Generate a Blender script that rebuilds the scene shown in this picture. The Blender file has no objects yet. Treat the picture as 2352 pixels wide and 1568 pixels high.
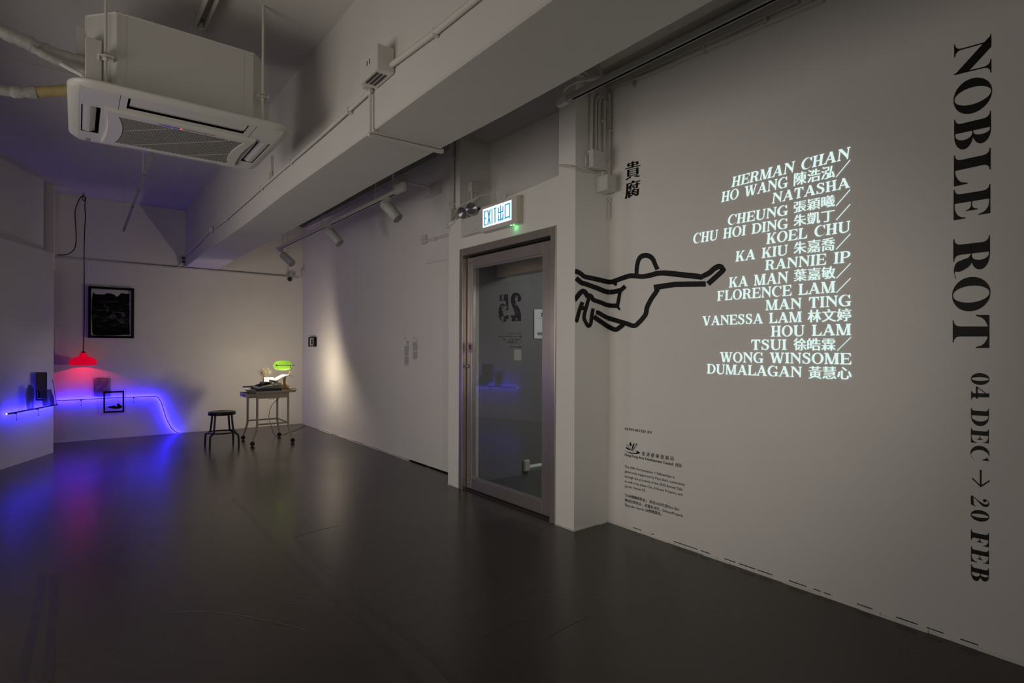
import bpy, bmesh, math, random
from mathutils import Vector, Matrix
random.seed(7)
C = bpy.context.scene
COL = C.collection
PI = math.pi
# ------------------------------------------------------------------ camera
CF, YAW, ROLL, CX, CY, CH = 1286.18, .660718, .00401796, 1176., 798.2163, 1.3
_c, _s, _cr, _sr = math.cos(YAW), math.sin(YAW), math.cos(ROLL), math.sin(ROLL)
MR = [[_cr*_c, -_sr, -_cr*_s], [_sr*_c, _cr, -_sr*_s], [_s, 0, _c]]   # rows: right, down, forward (x, -z, y)
def w3(r): return Vector((r[0], r[2], -r[1]))
cam = bpy.data.objects.new('camera', bpy.data.cameras.new('camera')); COL.objects.link(cam)
R_, U_, F_ = w3(MR[0]), -w3(MR[1]), w3(MR[2])
cam.matrix_world = Matrix(((R_.x, U_.x, -F_.x, 0), (R_.y, U_.y, -F_.y, 0), (R_.z, U_.z, -F_.z, CH), (0, 0, 0, 1)))
cam.data.sensor_width = 36; cam.data.lens = CF/2352*36; cam.data.shift_y = 14.2163/2352; cam.data.clip_start = .02
C.camera = cam
def ray(px, py):
    a, b = (px-CX)/CF, (py-CY)/CF
    v = [MR[0][i]*a+MR[1][i]*b+MR[2][i] for i in range(3)]
    return w3(v)
def onpl(px, py, n, d):
    r = ray(px, py); n = Vector(n); o = Vector((0, 0, CH)); return o+r*((d-n.dot(o))/n.dot(r))
def aX(px, py, X): return onpl(px, py, (1, 0, 0), X)
def aY(px, py, Y): return onpl(px, py, (0, 1, 0), Y)
def aZ(px, py, Z): return onpl(px, py, (0, 0, 1), Z)
# ------------------------------------------------------------------ colour management, world, added fill lights, projector
C.view_settings.view_transform = 'Standard'; C.view_settings.look = 'None'
C.view_settings.gamma = 1; C.view_settings.use_curve_mapping = False; C.view_settings.exposure = 0
C.cycles.max_bounces = 8; C.cycles.diffuse_bounces = 5; C.cycles.glossy_bounces = 4; C.cycles.transmission_bounces = 6
C.cycles.sample_clamp_indirect = 3; C.cycles.caustics_reflective = False; C.cycles.caustics_refractive = False
C.cycles.use_denoising = True
W = bpy.data.worlds.new('world'); C.world = W; W.use_nodes = True
W.node_tree.nodes['Background'].inputs[0].default_value = (.5, .47, .45, 1)
W.node_tree.nodes['Background'].inputs[1].default_value = .02
def area(name, loc, target, sx, sy, power, col, spread=PI):
    l = bpy.data.lights.new(name, 'AREA'); l.shape = 'RECTANGLE'; l.size = sx; l.size_y = sy; l.energy = power; l.color = col; l.spread = spread
    o = bpy.data.objects.new(name, l); COL.objects.link(o); o.location = loc
    o.rotation_euler = (Vector(target)-Vector(loc)).to_track_quat('-Z', 'Y').to_euler(); return o
def spot(name, loc, target, deg, blend, power, col, r=.03):
    l = bpy.data.lights.new(name, 'SPOT'); l.spot_size = math.radians(deg); l.spot_blend = blend; l.energy = power; l.color = col; l.shadow_soft_size = r
    o = bpy.data.objects.new(name, l); COL.objects.link(o); o.location = loc
    o.rotation_euler = (Vector(target)-Vector(loc)).to_track_quat('-Z', 'Y').to_euler(); return o
area('gallery_fill_light', (-1.3, -1.6, 1.3), (1.0, 3.2, 2.35), 1.4, 1.2, 6.5, (1, .92, .8), 1.6)  # added fill from behind the camera, stands for no fixture
area('gallery_fill_light', (-1.6, 3.0, 1.25), (3.0, 2.95, 1.05), 1.8, 1.5, 23, (1, .92, .84), 2.5)  # added fill from the left, out of view, no fixture there
area('corner_fill_light', (-1.15, 5.3, 1.45), (3.0, 5.5, 1.6), .8, .8, 7.5, (1, .91, .88), 2.4)  # added fill to lift the far side wall, out of view
spot('projector_light', (.1, -1.2, 2.05), (3.05, 2.6, 1.15), 46, 1, 98, (1, .935, .85), .06)
# ------------------------------------------------------------------ materials
def mat(name, col, rough=.6, metal=0, spec=.5, noise=0, nscale=8, bump=0, bscale=60, emit=None, est=0, trans=0, alpha=1):
    m = bpy.data.materials.new(name); m.use_nodes = True; nt = m.node_tree; b = nt.nodes['Principled BSDF']
    b.inputs['Base Color'].default_value = (*col, 1); b.inputs['Roughness'].default_value = rough
    b.inputs['Metallic'].default_value = metal; b.inputs['Specular IOR Level'].default_value = spec
    if emit: b.inputs['Emission Color'].default_value = (*emit, 1); b.inputs['Emission Strength'].default_value = est
    if trans: b.inputs['Transmission Weight'].default_value = trans
    if alpha < 1: b.inputs['Alpha'].default_value = alpha
    if noise or bump:
        tc = nt.nodes.new('ShaderNodeTexCoord')
    if noise:
        n = nt.nodes.new('ShaderNodeTexNoise'); n.inputs['Scale'].default_value = nscale; n.inputs['Detail'].default_value = 5
        nt.links.new(tc.outputs['Object'], n.inputs['Vector'])
        r = nt.nodes.new('ShaderNodeValToRGB'); r.color_ramp.elements[0].position = .3; r.color_ramp.elements[1].position = .7
        r.color_ramp.elements[0].color = (*[c*(1-noise) for c in col], 1); r.color_ramp.elements[1].color = (*[min(1, c*(1+noise*.5)) for c in col], 1)
        nt.links.new(n.outputs['Fac'], r.inputs[0]); nt.links.new(r.outputs[0], b.inputs['Base Color'])
    if bump:
        n2 = nt.nodes.new('ShaderNodeTexNoise'); n2.inputs['Scale'].default_value = bscale; n2.inputs['Detail'].default_value = 4
        nt.links.new(tc.outputs['Object'], n2.inputs['Vector'])
        bp = nt.nodes.new('ShaderNodeBump'); bp.inputs['Strength'].default_value = bump; bp.inputs['Distance'].default_value = .01
        nt.links.new(n2.outputs['Fac'], bp.inputs['Height']); nt.links.new(bp.outputs[0], b.inputs['Normal'])
    return m
M = {}
M['wall'] = mat('painted_wall', (.74, .72, .69), .75, noise=.03, nscale=1.5, bump=.12, bscale=25, spec=.25)
M['wallback'] = M['wall']
M['ceil'] = mat('painted_concrete', (.62, .6, .57), .8, noise=.05, nscale=1.2, bump=.18, bscale=12, spec=.2)
M['white'] = mat('white_paint', (.62, .6, .56), .55, noise=.03, nscale=20)
M['whiteplastic'] = mat('white_plastic', (.6, .585, .55), .4)
M['ivory'] = mat('ivory_plastic', (.62, .52, .3), .5, noise=.1, nscale=20)
M['grey'] = mat('grey_plastic', (.42, .42, .41), .5)
M['darkgap'] = mat('dark_gap', (.006, .006, .006), .9, spec=.1)
M['black'] = mat('black_vinyl', (.0045, .0045, .0045), .55, spec=.3)
M['blackmetal'] = mat('black_lacquer', (.008, .008, .009), .35)
M['blackframe'] = mat('black_frame', (.006, .006, .006), .7, spec=.15)
M['rubber'] = mat('black_rubber', (.012, .012, .012), .7)
M['cable'] = mat('black_cable', (.01, .009, .009), .6)
M['steel'] = mat('brushed_steel', (.47, .42, .4), .3, metal=.8, noise=.1, nscale=3)
M['steeldark'] = mat('aged_steel', (.12, .105, .095), .4, metal=.8, noise=.15, nscale=4)
M['lens'] = mat('lamp_lens', (.16, .16, .17), .18, metal=.5)
M['alu'] = mat('aluminium', (.45, .45, .44), .35, metal=.8)
M['brassdark'] = mat('dark_brass', (.16, .14, .08), .35, metal=.8)
M['brass'] = mat('brass', (.62, .5, .28), .22, metal=1)
M['beige'] = mat('beige_enamel', (.5, .44, .33), .45, noise=.08, nscale=10)
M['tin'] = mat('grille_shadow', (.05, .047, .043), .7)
M['slat'] = mat('grille_slat', (.36, .345, .32), .5)
M['paper'] = mat('white_paper', (.75, .72, .66), .8)
M['vinylgrey'] = mat('grey_print', (.27, .255, .25), .7)
M['teal'] = mat('dark_teal_cloth', (.02, .06, .065), .6)
M['twig'] = mat('dried_stems', (.2, .18, .12), .9)
M['pink'] = mat('pink_sticker', (.5, .2, .42), .5)
M['foil'] = mat('wrapped_insulation', (.46, .45, .42), .6, noise=.25, nscale=14, bump=.9, bscale=22)
M['yfoil'] = mat('yellowed_insulation', (.5, .4, .18), .6, noise=.15, nscale=14, bump=.5, bscale=22)
M['decal'] = mat('dark_decal', (.012, .012, .014), .6)
M['lightdecal'] = mat('pale_decal', (.2, .2, .2), .7)
def emis(name, col, st):
    m = bpy.data.materials.new(name); m.use_nodes = True; nt = m.node_tree; nt.nodes.clear()
    e = nt.nodes.new('ShaderNodeEmission'); e.inputs[0].default_value = (*col, 1); e.inputs[1].default_value = st
    o = nt.nodes.new('ShaderNodeOutputMaterial'); nt.links.new(e.outputs[0], o.inputs[0]); return m
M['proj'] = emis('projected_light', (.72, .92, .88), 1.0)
M['neon'] = emis('blue_neon', (.02, .013, 1), 105)
M['neontip'] = emis('neon_tip', (.6, .55, 1), 3)
M['exitwhite'] = emis('backlit_white', (.95, .97, 1), 1.15)
M['exitblue'] = emis('backlit_blue', (.0, .36, .62), 1.0)
M['ledg'] = emis('green_led', (.1, 1, .25), 6)
M['ledr'] = emis('red_led', (1, .05, .03), 3)
M['ledb'] = emis('blue_display', (.12, .1, .55), .35)
M['bulb'] = emis('warm_bulb', (1, .8, .5), 9)
M['gaplight'] = emis('light_under_door', (.8, .9, .9), .35)
def shade(name, col, ecol, est, tr=.3):
    m = bpy.data.materials.new(name); m.use_nodes = True; nt = m.node_tree; nt.nodes.clear()
    o = nt.nodes.new('ShaderNodeOutputMaterial'); a = nt.nodes.new('ShaderNodeAddShader'); mx = nt.nodes.new('ShaderNodeMixShader')
    d = nt.nodes.new('ShaderNodeBsdfDiffuse'); t = nt.nodes.new('ShaderNodeBsdfTranslucent'); e = nt.nodes.new('ShaderNodeEmission')
    d.inputs[0].default_value = (*col, 1); t.inputs[0].default_value = (*col, 1); e.inputs[0].default_value = (*ecol, 1); e.inputs[1].default_value = est
    mx.inputs[0].default_value = tr
    nt.links.new(d.outputs[0], mx.inputs[1]); nt.links.new(t.outputs[0], mx.inputs[2]); nt.links.new(mx.outputs[0], a.inputs[0]); nt.links.new(e.outputs[0], a.inputs[1]); nt.links.new(a.outputs[0], o.inputs[0]); return m
M['redglass'] = shade('red_glass', (.5, .01, .02), (.62, .0, .025), .8, .05)
M['greenglass'] = shade('green_glass', (.8, .95, .42), (.2, .5, .01), .3, .25)
def film(name, col, alpha, rough=.2, pat=False):
    m = mat(name, col, rough, alpha=alpha, spec=.12 if 'photo' in name else .5)
    if pat:
        nt = m.node_tree; b = nt.nodes['Principled BSDF']; tc = nt.nodes.new('ShaderNodeTexCoord')
        n = nt.nodes.new('ShaderNodeTexNoise'); n.inputs['Scale'].default_value = 6; n.inputs['Detail'].default_value = 4; n.inputs['Distortion'].default_value = 1.2
        r = nt.nodes.new('ShaderNodeMapRange'); r.inputs[1].default_value = .35; r.inputs[2].default_value = .7; r.inputs[3].default_value = alpha; r.inputs[4].default_value = alpha*.35
        nt.links.new(tc.outputs['Object'], n.inputs['Vector']); nt.links.new(n.outputs['Fac'], r.inputs[0]); nt.links.new(r.outputs[0], b.inputs['Alpha'])
    return m
M['acetate'] = film('clear_acetate', (.5, .48, .5), .1, .1)
M['photo_dark'] = film('dark_photo_film', (.012, .009, .014), .97, pat=False)
M['photo_mid'] = film('smoky_photo_film', (.09, .07, .11), .55, pat=True)
M['photo_deep'] = film('deep_photo_film', (.02, .013, .025), .93)
M['photo_blue'] = film('blue_photo_film', (.01, .012, .06), .85, pat=True)
def glassmat():
    m = bpy.data.materials.new('door_glass'); m.use_nodes = True; nt = m.node_tree; nt.nodes.clear()
    o = nt.nodes.new('ShaderNodeOutputMaterial'); mx = nt.nodes.new('ShaderNodeMixShader'); t = nt.nodes.new('ShaderNodeBsdfTransparent'); g = nt.nodes.new('ShaderNodeBsdfGlossy'); f = nt.nodes.new('ShaderNodeFresnel')
    t.inputs[0].default_value = (.8, .77, .72, 1); g.inputs['Roughness'].default_value = .02; f.inputs[0].default_value = 2.3; ge = nt.nodes.new('ShaderNodeNewGeometry'); sb_ = nt.nodes.new('ShaderNodeMath'); sb_.operation = 'SUBTRACT'; sb_.use_clamp = True; nt.links.new(f.outputs[0], sb_.inputs[0]); nt.links.new(ge.outputs['Backfacing'], sb_.inputs[1])
    nt.links.new(sb_.outputs[0], mx.inputs[0]); nt.links.new(t.outputs[0], mx.inputs[1]); nt.links.new(g.outputs[0], mx.inputs[2]); nt.links.new(mx.outputs[0], o.inputs[0]); return m
M['glass'] = glassmat()
def printmat():      # cloudy black and white print
    m = mat('cloud_print', (.01, .01, .012), .5); nt = m.node_tree; b = nt.nodes['Principled BSDF']; b.inputs['Specular IOR Level'].default_value = .1; tc = nt.nodes.new('ShaderNodeTexCoord')
    mp = nt.nodes.new('ShaderNodeMapping'); mp.inputs['Scale'].default_value = (1, 1, 1.9)
    n = nt.nodes.new('ShaderNodeTexNoise'); n.inputs['Scale'].default_value = 6; n.inputs['Detail'].default_value = 5; n.inputs['Distortion'].default_value = 1.6
    r = nt.nodes.new('ShaderNodeValToRGB'); r.color_ramp.elements[0].position = .5; r.color_ramp.elements[0].color = (.004, .004, .005, 1); r.color_ramp.elements[1].position = .8; r.color_ramp.elements[1].color = (.3, .28, .31, 1)
    g = nt.nodes.new('ShaderNodeTexGradient'); g.gradient_type = 'SPHERICAL'; mg = nt.nodes.new('ShaderNodeMapping'); mg.inputs['Scale'].default_value = (3, 3, 3.2); mg.inputs['Location'].default_value = (-.15, 0, -1.0)
    mu = nt.nodes.new('ShaderNodeMixRGB'); mu.blend_type = 'MULTIPLY'; mu.inputs[0].default_value = 1
    nt.links.new(tc.outputs['Object'], mp.inputs[0]); nt.links.new(mp.outputs[0], n.inputs['Vector']); nt.links.new(n.outputs['Fac'], r.inputs[0])
    nt.links.new(tc.outputs['Object'], mg.inputs[0]); nt.links.new(mg.outputs[0], g.inputs[0]); nt.links.new(r.outputs[0], mu.inputs[1]); nt.links.new(g.outputs['Fac'], mu.inputs[2]); nt.links.new(mu.outputs[0], b.inputs['Base Color']); return m
M['print'] = printmat()
def floormat():
    m = mat('polished_concrete', (.035, .031, .027), .25); nt = m.node_tree; b = nt.nodes['Principled BSDF']; L = nt.links.new
    tc = nt.nodes.new('ShaderNodeTexCoord')
    n = nt.nodes.new('ShaderNodeTexNoise'); n.inputs['Scale'].default_value = 1.1; n.inputs['Detail'].default_value = 7
    L(tc.outputs['Object'], n.inputs['Vector'])
    r = nt.nodes.new('ShaderNodeValToRGB'); r.color_ramp.elements[0].position = .3; r.color_ramp.elements[0].color = (.041, .036, .03, 1); r.color_ramp.elements[1].position = .72; r.color_ramp.elements[1].color = (.055, .048, .04, 1); L(n.outputs['Fac'], r.inputs[0])
    # scuffs: stretched noise
    mp = nt.nodes.new('ShaderNodeMapping'); mp.inputs['Rotation'].default_value = (0, 0, .5); mp.inputs['Scale'].default_value = (1.2, 14, 1)
    n2 = nt.nodes.new('ShaderNodeTexNoise'); n2.inputs['Scale'].default_value = 1.6; n2.inputs['Detail'].default_value = 6; L(tc.outputs['Object'], mp.inputs[0]); L(mp.outputs[0], n2.inputs['Vector'])
    r2 = nt.nodes.new('ShaderNodeValToRGB'); r2.color_ramp.elements[0].position = .25; r2.color_ramp.elements[0].color = (.72, .72, .72, 1); r2.color_ramp.elements[1].position = .42; r2.color_ramp.elements[1].color = (1, 1, 1, 1); L(n2.outputs['Fac'], r2.inputs[0])
    mu = nt.nodes.new('ShaderNodeMixRGB'); mu.blend_type = 'MULTIPLY'; mu.inputs[0].default_value = .8; L(r.outputs[0], mu.inputs[1]); L(r2.outputs[0], mu.inputs[2])
    # pale specks
    v = nt.nodes.new('ShaderNodeTexVoronoi'); v.inputs['Scale'].default_value = 5; L(tc.outputs['Object'], v.inputs['Vector'])
    s = nt.nodes.new('ShaderNodeMapRange'); s.inputs[1].default_value = .022; s.inputs[2].default_value = .012; s.inputs[3].default_value = 0; s.inputs[4].default_value = .5; L(v.outputs['Distance'], s.inputs[0])
    mx = nt.nodes.new('ShaderNodeMixRGB'); L(s.outputs[0], mx.inputs[0]); L(mu.outputs[0], mx.inputs[1]); mx.inputs[2].default_value = (.16, .15, .13, 1); L(mx.outputs[0], b.inputs['Base Color'])
    rr = nt.nodes.new('ShaderNodeMapRange'); rr.inputs[3].default_value = .2; rr.inputs[4].default_value = .31; L(n.outputs['Fac'], rr.inputs[0]); L(rr.outputs[0], b.inputs['Roughness'])
    n3 = nt.nodes.new('ShaderNodeTexNoise'); n3.inputs['Scale'].default_value = 45; n3.inputs['Detail'].default_value = 3; L(tc.outputs['Object'], n3.inputs['Vector'])
    bp = nt.nodes.new('ShaderNodeBump'); bp.inputs['Strength'].default_value = .12; bp.inputs['Distance'].default_value = .004; L(n3.outputs['Fac'], bp.inputs['Height']); L(bp.outputs[0], b.inputs['Normal'])
    b.inputs['Specular IOR Level'].default_value = .4
    return m
M['floor'] = floormat()
M['tape'] = mat('tape_residue', (.038, .033, .028), .29, noise=.3, nscale=9)
M['scratch'] = mat('pale_scratch', (.13, .12, .105), .6)
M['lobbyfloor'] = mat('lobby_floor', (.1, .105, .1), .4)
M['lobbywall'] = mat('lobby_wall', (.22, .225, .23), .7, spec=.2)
# ------------------------------------------------------------------ mesh helpers
class B:
    def __init__(s): s.v = []; s.f = []; s.sm = []
    def add(s, vs, fs, smooth=False):
        o = len(s.v); s.v += [Vector(v) for v in vs]; s.f += [tuple(i+o for i in f) for f in fs]; s.sm += [smooth]*len(fs); return s
    def hexa(s, p):      # 8 points: bottom ring then top ring
        return s.add(p, [(3, 2, 1, 0), (4, 5, 6, 7), (0, 1, 5, 4), (1, 2, 6, 5), (2, 3, 7, 6), (3, 0, 4, 7)])
    def box(s, x0, x1, y0, y1, z0, z1):
        return s.hexa([(x0, y0, z0), (x1, y0, z0), (x1, y1, z0), (x0, y1, z0), (x0, y0, z1), (x1, y0, z1), (x1, y1, z1), (x0, y1, z1)])
    def bbox(s, x0, x1, y0, y1, z0, z1, b=.004):      # box with all edges chamfered
        b = min(b, (x1-x0)*.45, (y1-y0)*.45, (z1-z0)*.45)
        bm = bmesh.new(); bmesh.ops.create_cube(bm, size=1)
        for v in bm.verts: v.co = Vector((x0+(v.co.x+.5)*(x1-x0), y0+(v.co.y+.5)*(y1-y0), z0+(v.co.z+.5)*(z1-z0)))
        bmesh.ops.bevel(bm, geom=bm.edges[:], offset=b, segments=1, affect='EDGES'); bm.verts.index_update()
        s.add([v.co.copy() for v in bm.verts], [tuple(v.index for v in f.verts) for f in bm.faces]); bm.free(); return s
    def obox(s, c, ax, ay, az):      # oriented box: centre and three half-axis vectors
        c, ax, ay, az = map(Vector, (c, ax, ay, az))
        return s.hexa([c-ax-ay-az, c+ax-ay-az, c+ax+ay-az, c-ax+ay-az, c-ax-ay+az, c+ax-ay+az, c+ax+ay+az, c-ax+ay+az])
    def tube(s, pts, r, n=10, cap=True, flat=None):
        pts = [Vector(p) for p in pts]; rs = r if isinstance(r, (list, tuple)) else [r]*len(pts); rings = []; up = None
        for i, p in enumerate(pts):
            t = (pts[min(i+1, len(pts)-1)]-pts[max(i-1, 0)]).normalized()
            if up is None: up = Vector((0, 0, 1)) if abs(t.z) < .9 else Vector((0, 1, 0))
            a = t.cross(up).normalized(); b_ = a.cross(t).normalized(); up = b_
            rings.append([p+a*math.cos(2*PI*k/n)*rs[i]+b_*math.sin(2*PI*k/n)*rs[i]*(flat or 1) for k in range(n)])
        vs = [v for r_ in rings for v in r_]; fs = []
        for i in range(len(rings)-1):
            for k in range(n): fs.append((i*n+k, i*n+(k+1) % n, (i+1)*n+(k+1) % n, (i+1)*n+k))
        s.add(vs, fs, True)
        if cap: s.add(rings[0], [tuple(range(n))]); s.add(rings[-1], [tuple(range(n-1, -1, -1))])
        return s
    def lathe(s, prof, c, axis=(0, 0, 1), n=24):      # prof: (radius, height) pairs
        c = Vector(c); q = Vector((0, 0, 1)).rotation_difference(Vector(axis)); vs = []; fs = []; m = len(prof)
        for k in range(n):
            for r, h in prof: vs.append(c+q @ Vector((r*math.cos(2*PI*k/n), r*math.sin(2*PI*k/n), h)))
        for k in range(n):
            for j in range(m-1): fs.append((k*m+j, ((k+1) % n)*m+j, ((k+1) % n)*m+j+1, k*m+j+1))
        return s.add(vs, fs, True)
    def prism(s, pts, d):      # 3D polygon extruded by vector d
        n = len(pts); pts = [Vector(p) for p in pts]; d = Vector(d)
        return s.add(pts+[p+d for p in pts], [tuple(range(n))[::-1], tuple(range(n, 2*n))]+[(i, (i+1) % n, n+(i+1) % n, n+i) for i in range(n)])
def origin(o):
    p = Vector((0, 0, 0))
    while o: p += Vector(o.location); o = o.parent
    return p
def build(name, b, m, parent=None, bevel=0):
    me = bpy.data.meshes.new(name); o = bpy.data.objects.new(name, me); COL.objects.link(o)
    vs = b.v
    if parent: o.parent = parent; off = origin(parent)
    else:
        mn = [min(v[i] for v in vs) for i in range(3)]; mx = [max(v[i] for v in vs) for i in range(3)]
        off = Vector(((mn[0]+mx[0])/2, (mn[1]+mx[1])/2, mn[2])); o.location = off
    me.from_pydata([tuple(v-off) for v in vs], [], b.f); me.polygons.foreach_set('use_smooth', b.sm)
    bm = bmesh.new(); bm.from_mesh(me); bmesh.ops.recalc_face_normals(bm, faces=bm.faces); bm.to_mesh(me); bm.free()
    me.materials.append(m if not isinstance(m, str) else M[m]); me.update()
    if bevel:
        md = o.modifiers.new('bevel', 'BEVEL'); md.width = bevel; md.segments = 2; md.limit_method = 'ANGLE'
    return o
def thing(name, label, cat, loc, group=None, kind=None):
    o = bpy.data.objects.new(name, None); COL.objects.link(o); o.location = loc; o.empty_display_size = .05
    if kind: o['kind'] = kind
    else: o['label'] = label; o['category'] = cat
    if group: o['group'] = group
    return o
def tag(o, label, cat, group=None):
    o['label'] = label; o['category'] = cat
    if group: o['group'] = group
    return o
def struct(name, b, m, parent=None):
    o = build(name, b, m, parent)
    if not parent: o['kind'] = 'structure'
    return o
def part(name, b, m, p, label=None, bevel=0):
    o = build(name, b, m, p, bevel)
    if label: o['label'] = label
    return o
def catmull(pts, n=6, closed=False):
    pts = [Vector(p) for p in pts]; out = []; L = len(pts)
    for i in range(L if closed else L-1):
        if closed: p0, p1, p2, p3 = pts[(i-1) % L], pts[i], pts[(i+1) % L], pts[(i+2) % L]
        else: p0, p1, p2, p3 = pts[max(i-1, 0)], pts[i], pts[i+1], pts[min(i+2, L-1)]
        for k in range(n):
            t = k/n; out.append(.5*((2*p1)+(p2-p0)*t+(2*p0-5*p1+4*p2-p3)*t*t+(3*p1-p0-3*p2+p3)*t**3))
    if not closed: out.append(pts[-1])
    return out
# ------------------------------------------------------------------ the room
ZC = 3.34
XB, XD, XP = 3.02, 2.79, 3.02
YB = 9.68
# right wall: turned 1.57 degrees
ra = math.radians(1.57); RN = (math.cos(ra), -math.sin(ra), 0); RD = 3.148*RN[0]+2.862*RN[1]
def aR(px, py, off=0): return onpl(px, py, RN, RD-off)
def rwp(y, z=0, off=0): return Vector(((RD-off-RN[1]*y)/RN[0], y, z))
# partition on the left: turned 24.1 degrees
pa = math.radians(24.1); PN = (math.cos(pa), -math.sin(pa), 0); PD = -.235*PN[0]+8.79*PN[1]
PT = Vector((math.sin(pa), math.cos(pa), 0))       # along the partition, away from the camera
def aP(px, py, off=0): return onpl(px, py, PN, PD+off)
f = B(); f.box(-6, 6.5, -4, 10.2, -.1, 0); struct('floor', f, 'floor')
c = B(); c.box(-6, 2.9, -4, 10.2, ZC, ZC+.15); c.box(2.9, 3.9, -4, 4.7, ZC, ZC+.15); struct('ceiling', c, 'ceil')
b = B(); b.box(-2.5, XB+.3, YB, YB+.2, 0, ZC); struct('wall_back', b, 'wall')
b = B()      # side wall past the door, with the open recess above the doorway
b.box(XB, XB+.2, 4.66, YB, .012, ZC)
struct('wall_side', b, 'wall')
b = B(); b.box(2.91, XB+.001, 4.572, 4.72, 2.3, ZC); b.box(3.022, 3.272, 4.572, 4.66, 2.49, ZC); b.box(3.272, 3.4, 2.9, 4.66, 2.0, ZC); struct('wall_recess', b, 'wall')
b = B()      # entrance wall with the doorway cut out: Y 3.06..4.37, up to 2.2
b.box(XD, 3.0, 4.37, 4.572, 0, 2.2); b.box(XD, 3.0, 2.865, 3.06, 0, 2.2)
p = [(XD, 2.865, 2.2), (3.0, 2.865, 2.2), (3.0, 4.572, 2.2), (XD, 4.572, 2.2), (XD, 2.865, 2.575), (3.0, 2.865, 2.575), (3.0, 4.572, 2.485), (XD, 4.572, 2.485)]
b.hexa(p); b.box(3.0, 3.3, 2.865, 3.06, 0, 3.0); struct('wall_entrance', b, 'wall')
b = B(); b.box(XD+.002, 3.3, 2.867, 3.04, 2.5, ZC); struct('wall_pier', b, 'wall')
b = B(); q0, q1 = rwp(2.866), rwp(-4); b.hexa([q1, q1+Vector((.25, 0, 0)), q0+Vector((.25, 0, 0)), q0, q1+Vector((0, 0, ZC)), q1+Vector((.25, 0, ZC)), q0+Vector((.25, 0, ZC)), q0+Vector((0, 0, ZC))]); struct('wall_right', b, 'wall')
b = B()      # low partition on the left
e0 = Vector((-.222, 8.82, 0)); e1 = e0-PT*6.0; n_ = Vector(PN)
def wallseg(b, a, c_, th, z0, z1, n_=n_):
    a, c_ = Vector(a), Vector(c_); t = -n_*th
    b.hexa([a+Vector((0, 0, z0)), c_+Vector((0, 0, z0)), c_+t+Vector((0, 0, z0)), a+t+Vector((0, 0, z0)), a+Vector((0, 0, z1)), c_+Vector((0, 0, z1)), c_+t+Vector((0, 0, z1)), a+t+Vector((0, 0, z1))])
wallseg(b, e0, e1, .1, 0, 2.425); struct('wall_left', b, 'wall')
b = B(); wallseg(b, e0-n_*.16+PT*.1, e1-n_*.16, .1, 2.3, ZC); struct('wall_left_upper', b, 'wall')
b = B(); b.box(-.4, -.235, 9.2, YB, 2.3, ZC); struct('wall_column', b, 'wall')
b = B(); b.box(-6.2, -6, -4, 10.2, 0, ZC); struct('wall_far_left', b, 'wall')
b = B(); b.box(-6, 3.4, -4.2, -4, 0, ZC); struct('wall_behind', b, 'wall')
# beams under the ceiling, slightly uneven as cast
def beam(name, x0, x1, y0, y1, z0):
    b = B(); n = 24; random.seed(3); rows = []
    for i in range(n+1):
        y = y0+(y1-y0)*i/n; w = .006*math.sin(y*2.3)+random.uniform(-.003, .003); u = .005*math.sin(y*1.7+1)
        rows.append([(x0+w*.6, y, ZC), (x0+w*.6, y, z0+u+.008), (x0+.008+w*.6, y, z0+u), (x1-.008, y, z0+u+w*.4), (x1, y, z0+.008+u), (x1, y, ZC)])
    vs = [p for r in rows for p in r]; fs = [(i*6+k, (i+1)*6+k, (i+1)*6+k+1, i*6+k+1) for i in range(n) for k in range(5)]
    b.add(vs, fs); b.add(rows[0], [tuple(range(6))]); b.add(rows[-1], [tuple(range(6))]); return struct(name, b, 'ceil')
beam('trim_1', 1.285, 1.738, -3.9, YB, 2.5)
b = B(); b.box(-3, 1.29, 5.32, 6.55, ZC-.012, ZC); struct('trim_2', b, 'ceil')
b = B()      # light strip of filler and paint drips along the floor edges
random.seed(5)
y = 2.86
while y > -1.5:
    L = random.uniform(.06, .2); w = random.uniform(.004, .012); h = random.uniform(.008, .02)
    a, c_ = rwp(y), rwp(y-L); b.hexa([a+Vector((-w, 0, 0)), a, c_, c_+Vector((-w, 0, 0)), a+Vector((-w*.3, 0, h)), a+Vector((0, 0, h)), c_+Vector((0, 0, h)), c_+Vector((-w*.3, 0, h))]); y -= L
x = XD
while x < 3.14:
    L = random.uniform(.03, .07); b.box(x-.004, min(x+L, 3.148), 2.853+random.uniform(0, .008), 2.866, 0, random.uniform(.004, .013)); x += L
for y, ye in ((4.372, 4.575), (2.862, 3.055)):
    while y < ye: L = random.uniform(.02, .05); b.box(XD-random.uniform(.003, .01), XD+.002, y, min(y+L, ye), 0, random.uniform(.004, .014)); y += L
struct('baseboard_right', b, 'white')
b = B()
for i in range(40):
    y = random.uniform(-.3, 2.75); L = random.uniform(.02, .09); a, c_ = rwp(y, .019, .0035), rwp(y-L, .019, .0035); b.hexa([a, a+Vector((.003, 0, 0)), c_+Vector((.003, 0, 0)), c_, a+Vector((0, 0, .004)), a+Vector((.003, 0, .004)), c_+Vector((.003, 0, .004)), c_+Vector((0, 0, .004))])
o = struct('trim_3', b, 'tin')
b = B()
for y0, y1 in ((5.4, 5.75), (4.7, 5.3)): b.box(XB-.003, XB+.01, y0, y1, .0, .014)
struct('trim_4', b, 'darkgap')
b = B()      # uneven edge of floor coating along back and side walls
random.seed(9); x = -.2
while x < 3.0:
    L = random.uniform(.08, .25); b.box(x, x+L, YB-random.uniform(.004, .012), YB, 0, random.uniform(.006, .014)); x += L
y = 9.66
while y > 5.8:
    L = random.uniform(.1, .3); b.box(XB-random.uniform(.006, .03), XB, y-L, y, 0, random.uniform(.006, .016)); y -= L
struct('baseboard_back', b, 'white')
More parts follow.
